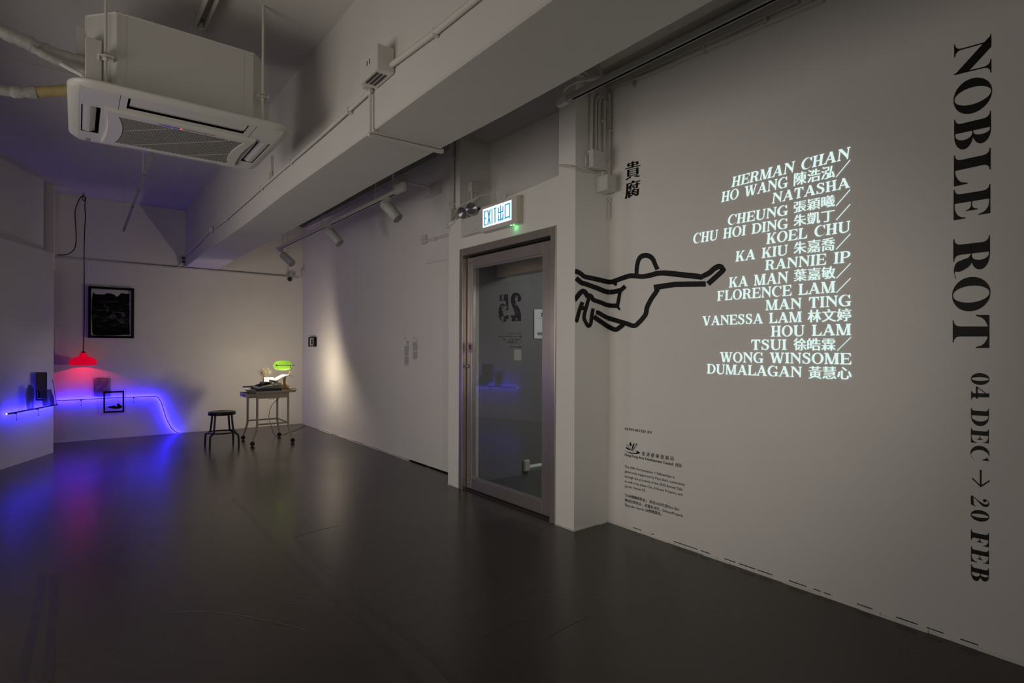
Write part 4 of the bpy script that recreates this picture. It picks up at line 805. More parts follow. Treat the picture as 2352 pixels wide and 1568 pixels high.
o = thing('pier_box', 'lower white cube junction box near the wall corner', 'junction box', (3.05, 2.82, 2.43)); b = B(); b.bbox(3.0, 3.1, YP-.11, YP, 2.44, 2.55, .004); part('box_body', b, 'whiteplastic', o); b = B(); b.box(3.03, 3.034, YP-.1115, YP-.1095, 2.455, 2.459); part('screw', b, 'tin', o)
b = B(); b.bbox(3.045, 3.08, YP-.03, YP, 2.55, 2.6, .003); part('connector', b, 'white', o)
b = B(); b.tube(catmull([fy(x, y) for x, y in ((558, 1262), (575, 1290), (595, 1305))], 4), .009, 8); b.tube([fy(565, 1300), fy(562, 1435)], .007, 8); b.tube([fy(575, 1310), fy(568, 1340)], .004, 6); part('cable_tail', b, 'white', o)
o = thing('pier_cable', 'white cable wrapping around the pier just above the entrance bulkhead', 'cable', (2.85, 2.86, 2.58))
b = B(); q = [aX(1283, 379, XD-.005), aX(1305, 380, XD-.005), fy(280, 1012, YP-.006), fy(310, 1022, YP-.008), fy(370, 1042, YP-.008), fy(440, 1050, YP-.008), fy(520, 1052, YP-.008)]; b.tube(catmull(q, 4), .0055, 6)
q = [aX(1285, 382, XD-.008), aX(1308, 384, XD-.008), fy(290, 1025, YP-.008), fy(330, 1035, YP-.01), fy(365, 1045, YP-.012)]; b.tube(catmull(q, 4), .0055, 6); part('strand', b, 'white', o)
# conduits along the top of the right wall
t_ = thing('right_wall_conduits', 'white conduits running along the top of the right wall', 'conduit', (3.12, 2, 3.1))
fr = lambda x, y, off=.013: aR(1300+x/3.36, y/3.36, off)
for P, r in (([(240, 725), (300, 690), (520, 615), (640, 575), (1050, 395), (1560, 180), (1990, -8)], .014), ([(225, 735), (330, 680), (600, 590), (880, 455), (1290, 280), (1560, 165), (1900, 0)], .009), ([(215, 735), (330, 660), (520, 590), (800, 465), (1200, 290), (1540, 125), (1800, 5)], .013)):
    b = B(); b.tube([fr(x, y) for x, y in P], r, 8); part('pipe_run', b, 'white', t_)
for x, y in ((1080, 385), (1555, 175), (530, 625)): b = B(); c_ = fr(x, y, 0); b.bbox(c_.x-.03, c_.x, c_.y-.008, c_.y+.008, c_.z-.024, c_.z+.03, .002); part('saddle_clip', b, 'white', t_)
b = B(); c_ = fr(535, 665, .0); b.tube([c_, c_+Vector((-.04, 0, 0))], .009, 8); b.lathe([(0, .02), (.012, .02), (.014, 0), (0, 0)], c_+Vector((-.035, 0, 0)), (-1, 0, 0), 10); tag(build('wall_hook', b, 'white'), 'small white hook under the conduits on the right wall', 'hook')
# long track in front of the right wall
ta, tb = aZ(1286, 242, 2.9), aZ(1786, -4, 2.9); tb = ta+(tb-ta)*1.25
d = (tb-ta).normalized(); s_ = Vector((-d.y, d.x, 0))
t_ = thing('long_lighting_track', 'long empty grey lighting track hanging below the ceiling by the right wall', 'track', (ta.x, (ta.y+tb.y)/2, 2.9))
b = B(); b.obox((ta+tb)/2+Vector((0, 0, .018)), (tb-ta)/2, s_*.018, (0, 0, .018)); part('track_body', b, 'grey', t_)
b = B(); b.obox((ta+tb)/2+d*.06+Vector((0, 0, -.001)), (tb-ta)/2-d*.06, s_*.006, (0, 0, .002)); part('track_slot', b, 'darkgap', t_)
b = B(); b.obox(ta+d*.03+Vector((0, 0, .014)), d*.045, s_*.021, (0, 0, .021)); part('end_feed', b, 'white', t_)
b = B(); q = [fl_ for fl_ in (ta+Vector((0, -.02, .03)), ta+Vector((0, -.03, .09)), ta+Vector((.06, -.1, .14)), ta+Vector((.18, -.2, .16)), ta+Vector((.3, -.1, .22)), ta+Vector((.33, 0, .44)))]; b.tube(catmull(q, 5), .013, 8); part('feed_conduit', b, 'ivory' if 0 else 'white', t_)
# ceiling strip behind the track
b = B(); b.bbox(2.86, 2.96, -1.0, 2.78, ZC-.05, ZC, .003); tag(build('ceiling_batten', b, 'white'), 'long flat batten on the ceiling above the right wall track', 'batten')
# ------------------------------------------------------------------ paint trunking on top of left partition
b = B(); a_ = aP(88, 570, 0); b0 = e0-PT*.22+n_*.0; b1 = e1; z = 2.425
b.hexa([b0+Vector((0, 0, z)), b1+Vector((0, 0, z)), b1-n_*.09+Vector((0, 0, z)), b0-n_*.09+Vector((0, 0, z)), b0-n_*.02+Vector((0, 0, z+.05)), b1-n_*.02+Vector((0, 0, z+.05)), b1-n_*.09+Vector((0, 0, z+.05)), b0-n_*.09+Vector((0, 0, z+.05))])
tag(build('partition_trunking', b, 'white'), 'pale trunking lying along the top edge of the left partition', 'trunking')
# ------------------------------------------------------------------ pictures
fp_ = thing('framed_print', 'large black framed torn-edged dark cloud photograph on the back wall', 'picture', (.38, 9.66, 1.41))
X0, X1, Z0, Z1 = .122, .645, 1.413, 2.124
for q in ((X0, X1, Z0, Z0+.03), (X0, X1, Z1-.03, Z1), (X0, X0+.032, Z0+.03, Z1-.03), (X1-.032, X1, Z0+.03, Z1-.03)): b = B(); b.bbox(q[0], q[1], 9.635, 9.68, q[2], q[3], .002); part('frame_bar', b, 'blackframe', fp_)
b = B(); b.box(X0+.03, X1-.03, 9.668, 9.674, Z0+.03, Z1-.03); part('mount_board', b, mat('grey_mount', (.6, .58, .58), .8), fp_)
gq = lambda x, y: aY(180+x/10.453, 640+y/10.453, 9.666)
b = B(); P = [gq(x, y) for x, y in ((365, 318), (392, 360), (440, 372), (620, 376), (665, 362), (685, 342), (810, 362), (880, 388), (915, 435), (980, 392), (1040, 342), (1130, 362), (1232, 362), (1222, 430), (1225, 530), (1212, 620), (1228, 670), (1215, 720), (1235, 765), (1222, 880), (1228, 960), (1222, 1060), (1232, 1130), (1225, 1200), (1240, 1290), (1215, 1350), (1120, 1342), (1020, 1352), (560, 1365), (440, 1360), (365, 1345), (335, 1290), (332, 1100), (322, 980), (315, 820), (325, 640), (322, 540), (332, 430), (350, 370))]
b.prism(P, (0, .001, 0)); part('print', b, 'print', fp_)
o = thing('small_picture', 'tiny black framed picture on the side wall near the corner', 'picture', (3.0, 9.09, 1.3))
b = B(); b.bbox(2.982, XB, 8.957, 9.232, 1.304, 1.455, .002) if 0 else None
for q in ((8.957, 9.232, 1.304, 1.32), (8.957, 9.232, 1.439, 1.455), (8.957, 8.985, 1.32, 1.439), (9.204, 9.232, 1.32, 1.439)): b = B(); b.bbox(2.975, XB, *q, .002); part('frame_bar', b, 'blackframe', o)
b = B(); b.box(2.99, 2.994, 8.98, 9.21, 1.318, 1.441); part('mount_board', b, 'paper', o); b = B(); b.box(2.987, 2.9905, 9.05, 9.14, 1.335, 1.425); part('print', b, 'photo_dark', o)
def sheet(name, label, F, outer, inner_list, mats, group=None, clear='acetate', th=.0015, nrm=(0, 1, 0)):
    o = thing(name, label, 'print', F(*outer[0]), group); o.location.z -= 0
    d = Vector(nrm)*th; b = B(); b.prism([F(*p) for p in outer], d); part('sheet', b, clear, o)
    for i, (P, m) in enumerate(zip(inner_list, mats)):
        b = B(); b.prism([F(*p)-Vector(nrm)*(.001+.001*i) for p in P], d*.4); part('printed_area', b, m, o)
    return o
f3 = lambda Y: (lambda x, y: aY(x/4.3556, 740+y/4.3556, Y))
sheet('film_print', 'clear sheet with a smoky grey photograph behind the framed-edge sheet on the back wall', f3(9.655), [(925, 545), (1108, 538), (1125, 745), (918, 752)], [[(935, 562), (980, 552), (1108, 556), (1105, 740), (1000, 748), (938, 740)]], ['photo_mid'])
F_ = f3(9.635)
def frame4(x0, y0, x1, y1, t, dy=0): return [[(x0, y0), (x1, y0+dy), (x1, y0+dy+t), (x0, y0+t)], [(x0, y1-t), (x1, y1-t+dy), (x1, y1+dy), (x0, y1)], [(x0, y0+t*.8), (x0+t, y0+t*.8), (x0+t, y1-t*.8), (x0, y1-t*.8)], [(x1-t, y0+dy+t*.8), (x1, y0+dy+t*.8), (x1, y1+dy-t*.8), (x1-t, y1+dy-t*.8)]]
sheet('film_print', 'clear sheet with a thick black printed border over the neon on the back wall', F_, [(1012, 668), (1262, 660), (1268, 918), (1005, 935)], frame4(1034, 690, 1242, 906, 17, -6)+[[(1068, 850), (1100, 838), (1150, 832), (1168, 845), (1170, 812), (1190, 812), (1225, 845), (1205, 858), (1150, 866), (1110, 858)], [(1170, 855), (1205, 858), (1225, 848), (1180, 866)]], ['photo_dark']*6)
fq = lambda off: (lambda x, y: aP(x/7.84, 850+y/7.84, off)); pn_ = tuple(-Vector(PN))
sheet('film_print', 'leaning clear sheet with a dark arch shape at the left end of the neon ledge', fq(.06), [(412, 232), (610, 215), (640, 690), (485, 708)], [[(515, 252), (560, 275), (605, 325), (618, 400), (606, 560), (598, 690), (488, 705), (470, 560), (458, 440), (480, 330)]], ['photo_blue'], nrm=pn_)
sheet('film_print', 'tall clear sheet with a nearly black photograph standing on the neon ledge', fq(.045), [(628, 28), (850, 28), (835, 560), (640, 560)], frame4(640, 35, 842, 545, 30)+[[(668, 62), (815, 60), (808, 500), (672, 505)]], ['photo_dark']*4+['photo_deep'], nrm=pn_)
sheet('film_print', 'low clear sheet with a blue photograph at the partition end of the neon ledge', fq(.075), [(700, 350), (925, 340), (1022, 615), (770, 650)], [[(712, 365), (920, 345), (965, 480), (975, 620), (775, 645), (745, 520)]], ['photo_blue'], nrm=pn_)
b = B(); q = [aP(120.5, 871, .09), aP(130, 928, .09), aP(118, 931, .07), aP(108, 934, .07)]; b.tube(q, .0025, 6); b.tube([aP(105.5, 893, .085), aP(117, 893, .085)], .002, 6); tag(build('sheet_edge', b, 'cable'), 'thin dark edge of a clear sheet propped at the partition corner', 'print')
b = B(); c_ = aY(124.5, 755, 9.65); b.bbox(-.243, -.236, 9.6, 9.66, 1.2, 1.56, .001); 
o = thing('edge_on_frame', 'thin brown frame seen edge-on beside the partition corner', 'picture', (-.2, 9.64, 1.2)); b = B(); b.bbox(-.244, -.232, 9.62, 9.67, 1.2, 1.55, .002); part('frame_bar', b, 'beige', o)
# wall text panels: tiny rows of grey lettering
for y0, y1, z1, blocks, lab in ((5.812, 5.93, 1.413, ((.0, .01, .0, .3), (.025, .03, .0, .25), (.045, .1, .45, 1), (.115, .245, 0, 1), (.26, .37, 0, 1), (.385, .39, 0, .9)), 'left one of two grey wall text columns on the side wall'), (5.604, 5.727, 1.415, ((.0, .01, .0, .4), (.02, .025, 0, .2), (.03, .045, .5, 1), (.065, .18, 0, 1), (.195, .29, 0, 1), (.3, .307, 0, .6)), 'right one of two grey wall text columns on the side wall')):
    o = thing('wall_text', lab, 'text', (XB, (y0+y1)/2, 1.1), 'wall text columns')
    b = B()
    for a_, c_, u0, u1 in blocks:
        z = a_
        while z < c_: 
            e = random.uniform(.85, 1) if u1 == 1 else 1
            b.add([(XB-.001, y1-(y1-y0)*u0, z1-z*.85), (XB-.001, y1-(y1-y0)*u1*e, z1-z*.85), (XB-.001, y1-(y1-y0)*u1*e, z1-z*.85-.0036), (XB-.001, y1-(y1-y0)*u0, z1-z*.85-.0036)], [(0, 1, 2, 3)]); z += .0075
    x_ = part('text_rows', b, 'vinylgrey', o); x_['kind'] = 'stuff'
# ------------------------------------------------------------------ neon
def strip(name, label, pts, off, w, parent_n, clips):      # cover towards the room, lit tube towards the wall
    P0 = pts[len(pts)//2]; o = thing(name, label, 'neon light', (P0.x, P0.y, 0), 'blue neon lines')
    n = Vector(parent_n); b = B(); b.tube([p-n*0 for p in pts], .0055, 8); part('lit_tube', b, 'neon', o)
    b = B(); vs = []
    for i, p in enumerate(pts):
        t = (pts[min(i+1, len(pts)-1)]-pts[max(i-1, 0)]).normalized(); s = t.cross(n).normalized()
        vs += [p+n*.006+s*w, p+n*.006-s*w, p+n*.010-s*w, p+n*.010+s*w]
    fs = []
    for i in range(len(pts)-1):
        for e in range(4): fs.append((i*4+e, i*4+(e+1) % 4, i*4+4+(e+1) % 4, i*4+4+e))
    b.add(vs, fs+[(0, 1, 2, 3), tuple((len(pts)-1)*4+i for i in range(4))]); part('cover_strip', b, 'cable', o)
    for k in clips:
        p = pts[0].lerp(pts[-1], k) if len(pts) < 4 else pts[int(k*(len(pts)-1))]; b = B(); b.obox(p-n*.012+Vector((0, 0, -.012)), Vector((0, 0, 1)).cross(n)*.008, (0, 0, .008), n*.012); b.tube([p+Vector((0, 0, -.015)), p+Vector((0, 0, -.075))], .0015, 5); b.lathe([(0, -.008), (.007, 0), (0, .008)], p+Vector((0, 0, -.08)), (0, 0, 1), 8); part('clip', b, 'cable', o)
    return o
YN = 9.645
q = [aY(x/4.3556, 740+y/4.3556, YN) for x, y in ((565, 782), (700, 776), (850, 770), (1000, 760), (1150, 754), (1300, 748), (1450, 742), (1555, 740), (1590, 765), (1615, 810), (1640, 890), (1665, 965), (1700, 1035), (1740, 1080), (1775, 1100), (1802, 1106))]
q = catmull(q, 4); q[-1].z = max(q[-1].z, .012)
strip('neon_line', 'glowing blue neon line that bends down to the floor on the back wall', q, 0, .0055, (0, -1, 0), (.12, .36))
q = [aP(65/4.3556, 740+917/4.3556, .04), aP(300/4.3556, 740+872/4.3556, .04), aP(570/4.3556, 740+822/4.3556, .04)]
strip('neon_line', 'glowing blue neon line with a dark ledge on the left partition', q, 0, .008, PN, (.18, .6))
b = B(); b.lathe([(0, -.012), (.008, 0), (0, .012)], aP(15, 950.5, .045), (0, 0, 1), 10); tag(build('neon_end', b, 'neontip'), 'bright white tip at the left end of the neon line', 'neon light')
# ------------------------------------------------------------------ red pendant lamp
YL = 9.46; LC = aY(191, 838, YL)
pl = thing('pendant_lamp', 'glowing red glass pendant lamp on a black cable at left', 'lamp', (LC.x, YL, LC.z))
b = B(); b.lathe([(.148, 0), (.149, .01), (.147, .04), (.136, .07), (.112, .094), (.078, .108), (.052, .114), (.042, .134), (.033, .158), (.027, .165)], LC, (0, 0, 1), 36)
so = part('lamp_shade', b, 'redglass', pl); md = so.modifiers.new('thick', 'SOLIDIFY'); md.thickness = .003
b = B(); b.lathe([(0, .085), (.02, .088), (.02, .15), (.028, .158), (.022, .175), (.01, .185), (0, .185)], LC, (0, 0, 1), 16); part('socket', b, 'blackmetal', pl)
b = B(); b.lathe([(0, .02), (.018, .028), (.025, .045), (.016, .07), (.01, .085)], LC, (0, 0, 1), 14); bl_ = part('bulb', b, emis('red_bulb', (1, .02, .02), 1), pl)
f5 = lambda x, y: aY(x/5.2267, 440+y/5.2267, YL)
q = [LC+Vector((0, 0, .18)), f5(1012, 1560), f5(1012, 1200), f5(1010, 900), f5(1010, 700), f5(1016, 450), f5(1026, 300), f5(1018, 200), f5(1024, 90), f5(1015, 60), f5(995, 55), f5(990, 85), f5(1005, 110), f5(1022, 100), f5(1026, 75), f5(1003, 50), f5(970, 65), f5(935, 130), f5(905, 215), f5(902, 300), f5(908, 420), f5(914, 560), f5(905, 650), f5(880, 705), f5(830, 742), f5(770, 757), f5(685, 760)]
b = B(); b.tube(catmull(q, 5), .0058, 6); part('cable', b, 'cable', pl)
b = B(); b.tube([f5(1003, 50), (f5(1003, 50).x, YL, ZC)], .003, 5); b.lathe([(0, 0), (.012, 0), (.012, .01), (0, .01)], (f5(1003, 50).x, YL, ZC-.01), (0, 0, 1), 8); part('ceiling_hook', b, 'steeldark', pl)
spot('red_lamp_light', LC+Vector((0, 0, .062)), LC+Vector((0, .3, -.98)), 156, .2, 60, (1, .02, .05), .02)
# ------------------------------------------------------------------ stool
st = thing('metal_stool', 'low round black metal stool on the floor before the desk', 'stool', (1.512, 8.16, 0))
SX, SY = 1.512, 8.16
b = B(); b.lathe([(.02, .447), (.0, .447)], (SX, SY, 0), (0, 0, 1), 32); b.lathe([(.018, .44), (.018, .447), (.145, .45), (.16, .444), (.165, .432), (.163, .405), (.155, .405), (.155, .43), (.018, .44)], (SX, SY, 0), (0, 0, 1), 36); part('seat', b, 'blackmetal', st)
for sx in (-1, 1):
    for sy in (-1, 1):
        b = B(); P = [(SX+sx*.095, SY+sy*.095, .43), (SX+sx*.105, SY+sy*.105, .3), (SX+sx*.115, SY+sy*.115, .2), (SX+sx*.125, SY+sy*.125, .175), (SX+sx*.155, SY+sy*.15, .15), (SX+sx*.166, SY+sy*.162, .125), (SX+sx*.17, SY+sy*.168, .0)]
        b.tube(catmull(P, 4), .0125, 10); lo = part('leg', b, 'blackmetal', st)
b = B(); b.tube(catmull([(SX+.17*math.cos(a*PI/12), SY+.17*math.sin(a*PI/12), .175) for a in range(24)], 1, True)+[Vector((SX+.17, SY, .175))], .009, 8); part('foot_ring', b, 'blackmetal', st)
# ------------------------------------------------------------------ typewriter desk
dk = thing('typewriter_desk', 'small beige metal desk on casters with an open drawer', 'desk', (2.08, 8.16, 0))
TX0, TX1, TY0, TY1 = 1.865, 2.37, 7.87, 8.47
b = B(); b.bbox(TX0, TX1, TY0, TY1, .695, .71, .004); b.bbox(TX0, TX1, TY0, TY0+.012, .68, .7, .003); b.bbox(TX0, TX1, TY1-.012, TY1, .68, .7, .003); b.bbox(TX1-.012, TX1, TY0, TY1, .68, .7, .003); part('top', b, 'beige', dk)
b = B(); b.box(1.885, 2.28, 7.895, 7.905, .61, .69); b.box(1.885, 2.28, 8.42, 8.43, .61, .69); b.box(2.27, 2.28, 7.9, 8.43, .61, .69); part('apron', b, 'beige', dk)
for (lx, ly, fx_, fy_) in ((1.885, 7.905, 1.818, 7.862), (1.885, 8.425, 1.836, 8.465), (2.28, 8.425, 2.322, 8.473), (2.28, 7.905, 2.32, 7.832)):
    b = B(); P = [(lx, ly, .69), (lx, ly, .28), (lx+(fx_-lx)*.06, ly+(fy_-ly)*.06, .235), (lx+(fx_-lx)*.35, ly+(fy_-ly)*.35, .17), (lx+(fx_-lx)*.85, ly+(fy_-ly)*.85, .085), (fx_, fy_, .05)]
    b.tube(P, [.015, .015, .014, .013, .010, .008], 4); part('leg', b, 'beige', dk)
    b = B(); b.lathe([(0, -.018), (.018, -.017), (.028, -.009), (.03, 0), (.028, .009), (.018, .017), (0, .018)], (fx_, fy_, .0302), (.5, .8, 0), 18); b.tube([(fx_, fy_, .03), (fx_, fy_, .062)], .01, 8); part('caster', b, 'rubber', dk)
for a_, c_ in (((1.885, 7.905), (2.28, 7.905)), ((1.885, 8.425), (2.28, 8.425)), ((2.28, 7.905), (2.28, 8.425))): b = B(); b.tube([(*a_, .27), (*c_, .27)], .0105, 4); part('stretcher', b, 'beige', dk)
b = B(); b.bbox(1.775, 1.785, 7.95, 8.38, .62, .68, .002); b.box(1.785, 2.2, 7.95, 7.955, .62, .675); b.box(1.785, 2.2, 8.375, 8.38, .62, .675); b.box(1.785, 2.2, 7.95, 8.38, .62, .624); dw = part('drawer', b, 'beige', dk)
b = B(); b.bbox(1.77, 1.776, 8.12, 8.17, .63, .66, .002); part('label_holder', b, 'steeldark', dw)
b = B(); b.box(1.79, 1.862, 7.96, 8.37, .625, .63); part('drawer_lining', b, mat('dark_red_lining', (.05, .012, .01), .8), dw)
# things on the desk
o = thing('book', 'dark teal cloth book lying flat under the typewriter', 'book', (2.06, 7.95, .711)); b = B(); b.bbox(1.885, 2.19, 7.89, 8.2, .711, .717, .002); b.bbox(1.885, 2.19, 7.89, 8.2, .737, .743, .002); b.bbox(1.885, 1.89, 7.89, 8.2, .711, .743, .002); b.box(1.886, 2.19, 7.888, 7.892, .712, .742); part('cover', b, 'teal', o); b = B(); b.box(1.892, 2.186, 7.895, 8.196, .717, .737); part('pages', b, 'paper', o)
tw = thing('typewriter', 'cream portable typewriter on the desk, facing the stool', 'typewriter', (2.05, 8.12, .744))
b = B(); b.prism([(1.9, 7.93, .744), (2.2, 7.93, .744), (2.2, 7.93, .805), (2.1, 7.93, .812), (2.03, 7.93, .79), (1.92, 7.93, .765)], (0, .3, 0)); part('body', b, mat('cream_enamel', (.62, .58, .5), .4), tw, bevel=.006)
b = B()
for r in range(4):
    for k in range(11): x = 1.925+r*.022; y = 7.955+k*.023+r*.006; z = .772+r*.007; b.lathe([(0, .006), (.008, .005), (.0085, 0), (.0085, -.006)], (x, y, z), (0, 0, 1), 8)
kk = part('keys', b, 'blackmetal', tw); kk['kind'] = 'stuff'
b = B(); b.tube([(2.14, 7.96, .825), (2.14, 8.26, .825)], .013, 12); part('platen', b, 'rubber', tw)
for y_ in (7.95, 8.27):
    b = B(); b.tube([(2.14, y_-.008, .825), (2.14, y_+.008, .825)], .016, 12); part('knob', b, 'alu', tw)
b = B(); b.bbox(1.985, 2.09, 7.96, 8.2, .792, .822, .006); part('ribbon_cover', b, 'blackmetal', tw)
b = B(); b.tube([(2.1, 7.97, .84), (2.02, 7.985, .865), (1.985, 7.99, .862)], .003, 6); part('return_lever', b, 'blackmetal', tw)
b = B(); rows = []
for t in range(11):
    u = t/10; x = 2.13+.23*u; z = .835+.13*math.sin(u*PI*.62)*.7-.02*u; rows.append((x, z))
rows = [(2.135, .825), (2.16, .842), (2.19, .86), (2.22, .878), (2.25, .893), (2.28, .903), (2.31, .908), (2.34, .905), (2.37, .896), (2.385, .888)]
for (xa, za), (xb, zb) in zip(rows, rows[1:]): b.hexa([(xa, 8.0, za), (xb, 8.0, zb), (xb, 8.22, zb), (xa, 8.22, za), (xa, 8.0, za+.0015), (xb, 8.0, zb+.0015), (xb, 8.22, zb+.0015), (xa, 8.22, za+.0015)])
tag(build('paper_sheet', b, 'paper'), 'curved white sheet of paper rising from the typewriter', 'paper')
for i, (x0, x1, y0, y1, z, a) in enumerate(((1.9, 2.2, 7.88, 7.925, .744, 0), (1.9, 2.16, 7.87, 7.915, .752, 1))):
    pass
o = thing('loose_papers', 'stack of crumpled pale papers leaning at the near side of the typewriter', 'paper', (2.05, 7.91, .744)); random.seed(11)
for k in range(5):
    b = B(); z = .745+k*.006; t = random.uniform(-.015, .015); P = [(1.89+k*.015, 7.885, z), (2.19, 7.885, z+.012*k*.5), (2.2+t, 7.926, z+.012*k*.6), (1.9+k*.015, 7.926, z+.004)]; b.prism([Vector(p) for p in P], (0, 0, .0015)); part('sheet', b, 'paper', o)
o = thing('tray', 'dark shallow oval tray jutting from the far left corner of the desk', 'tray', (1.9, 8.3, .712)); b = B(); n = 28
for (ra_, rb_, z0, z1) in ((.13, .09, .742, .748),):
    vs = []; 
    for k in range(n): a = 2*PI*k/n; vs.append((1.93+ra_*math.cos(a), 8.32+rb_*math.sin(a), z0))
    b.prism(vs, (0, 0, z1-z0))
q = [(1.93+.132*math.cos(2*PI*k/n), 8.32+.092*math.sin(2*PI*k/n), .75) for k in range(n+1)]; b.tube(q, .006, 6, cap=False); part('tray_plate', b, mat('dark_lacquer', (.02, .018, .03), .25), o)
b = B(); b.lathe([(0, 0), (.05, 0), (.05, .03), (0, .03)], (1.95, 8.32, .711), (0, 0, 1), 16); part('foot', b, 'blackmetal', o)
o = thing('open_notebook', 'open pale notebook hanging over the left edge of the desk top', 'book', (1.86, 8.1, .711)); b = B(); b.hexa([(1.79, 8.0, .728), (1.895, 8.0, .712), (1.895, 8.25, .712), (1.79, 8.25, .728), (1.79, 8.0, .734), (1.895, 8.0, .722), (1.895, 8.25, .722), (1.79, 8.25, .734)]); part('pages', b, 'paper', o)
o = thing('card_box', 'white box with faint drawing behind the typewriter', 'box', (2.09, 8.36, .711)); b = B(); b.bbox(2.07, 2.205, 8.33, 8.4, .711, .865, .003); part('box_body', b, 'paper', o)
b = B()
for k in range(3): q = catmull([(2.09+k*.03, 8.329, .74+k*.01), (2.1+k*.035, 8.329, .79), (2.095+k*.04, 8.329, .82)], 5); b.tube(q, .001, 4)
part('drawn_line', b, 'vinylgrey', o)
pt = thing('dried_plant', 'small bunch of dried wiry stems in a glass on the desk back edge', 'plant', (2.06, 8.3, .711))
b = B(); b.lathe([(.02, 0), (.022, .1), (.02, .1), (.018, .003), (0, .003)], (2.11, 8.435, .711), (0, 0, 1), 16); part('vase', b, 'acetate', pt)
b = B(); random.seed(21)
for k in range(50):
    a = random.uniform(0, 2*PI); sp = random.uniform(.1, 1); h_ = random.uniform(.12, .22); p0 = Vector((2.11, 8.435, .82)); p1 = p0+Vector((math.cos(a)*.09*sp, math.sin(a)*.06*sp, h_*.75)); mi = p0.lerp(p1, .5)+Vector((random.uniform(-.015, .015), random.uniform(-.015, .015), 0))
    b.tube([p0, mi, p1], .0012, 3, False)
    for j in range(6): t = random.uniform(.45, 1); c_ = mi.lerp(p1, t); e = c_+Vector((random.uniform(-.022, .022), random.uniform(-.02, .02), random.uniform(-.004, .022))); b.tube([c_, e], .0011, 3, False); b.obox(e, (.0028, 0, 0), (0, .0028, 0), (0, 0, .0022))
tw_ = part('stems', b, 'twig', pt); tw_['kind'] = 'stuff'
# banker lamp: lit green trough shade turned towards the back wall
def lrot(p): a = math.radians(-6); dx, dy = p[0]-2.3, p[1]-8.15; return (2.3+dx*math.cos(a)-dy*math.sin(a), 8.15+dx*math.sin(a)+dy*math.cos(a), p[2])
bl = thing('banker_lamp', 'brass desk lamp with a glowing green glass shade', 'lamp', (2.305, 8.17, .711))
b = B(); b.lathe([(0, 0), (.094, 0), (.097, .016), (.09, .026), (.066, .04), (.042, .058), (.028, .072), (.026, .14), (.014, .152), (.011, .165), (0, .166)], (2.305, 8.17, .711), (0, 0, 1), 28); part('base', b, 'brass', bl)
b = B(); b.tube(catmull([(2.307, 8.15, .86), (2.33, 8.14, .9), (2.36, 8.1, .95), (2.362, 8.06, .99), (2.345, 8.048, 1.04)], 6), .005, 8); part('arm', b, 'brassdark', bl)
b = B(); b.tube([lrot((2.175, 8.056, 1.043)), lrot((2.42, 8.056, 1.042))], .0045, 8); b.lathe([(0, -.01), (.011, -.006), (.011, .006), (0, .01)], lrot((2.18, 8.056, 1.043)), (1, 0, 0), 10); part('yoke_bar', b, 'brassdark', bl)
b = B(); n = 14; mm = 10; vs = []; CXs, CYs, CZs = 2.275, 8.15, 1.035      # trough
for i in range(mm+1):
    u = -1+2*i/mm; k = (1-abs(u)**3.2)**.5 if abs(u) < 1 else 0; k = max(k, .12); x = CXs+.125*u
    for j in range(n+1):
        t_e = max(0, (-u-.5)/.5); a = math.radians((56-75*t_e)+(192+135*t_e)*j/n); vs.append(lrot((x, CYs+.085*k*math.cos(a), CZs+.07*k*math.sin(a)+.002)))
b.add(vs, [(i*(n+1)+j, (i+1)*(n+1)+j, (i+1)*(n+1)+j+1, i*(n+1)+j+1) for i in range(mm) for j in range(n)], True); sh = part('glass_shade', b, 'greenglass', bl); md = sh.modifiers.new('thick', 'SOLIDIFY'); md.thickness = .003
b = B(); b.lathe([(0, -.03), (.014, -.02), (.018, 0), (.014, .02), (0, .03)], (2.34, 8.155, 1.03), (1, 0, 0), 12); part('bulb', b, 'bulb', bl)
b = B(); q = [(2.2, 8.12, .99)]+[(2.2+.0015*(k % 2), 8.12, .98-k*.012) for k in range(22)]; b.tube(q, [.0035 if k % 2 else .0018 for k in range(len(q))], 6); part('pull_chain', b, 'brass', bl)
yl = bpy.data.lights.new('desk_lamp_light', 'POINT'); yl.energy = 26; yl.color = (1, .84, .62); yl.shadow_soft_size = .018; yo = bpy.data.objects.new('desk_lamp_light', yl); COL.objects.link(yo); yo.location = (2.33, 8.172, 1.02)
o = thing('power_cable', 'dark cable looping off the desk and down to the floor', 'cable', (2.2, 8.3, 0)); b = B()
b.tube(catmull([(2.39, 8.13, .715), (2.43, 8.1, .712), (2.43, 8.05, .69), (2.395, 8.03, .682)], 5), .0035, 6); b.tube(catmull([(2.31, 7.98, .675), (2.27, 8.1, .62), (2.24, 8.3, .55), (2.19, 8.4, .45), (2.17, 8.44, .3), (2.21, 8.46, .15), (2.28, 8.5, .01), (2.5, 8.7, .006), (2.95, 9.3, .006)], 6), .0035, 6)
b.tube(catmull([(2.02, 7.915, .615), (2.05, 7.915, .6), (2.09, 7.915, .6), (2.12, 7.915, .615)], 5), .003, 6); part('cable_run', b, 'cable', o)
# ------------------------------------------------------------------ door decals and notice
XG = 2.8457
fg = lambda x, y: aX(1040+x/4.354, 540+y/4.354, XG)
o = thing('glass_logo', 'large black number 25 seen mirrored on the door glass', 'decal', (XG, 3.7, 1.5))
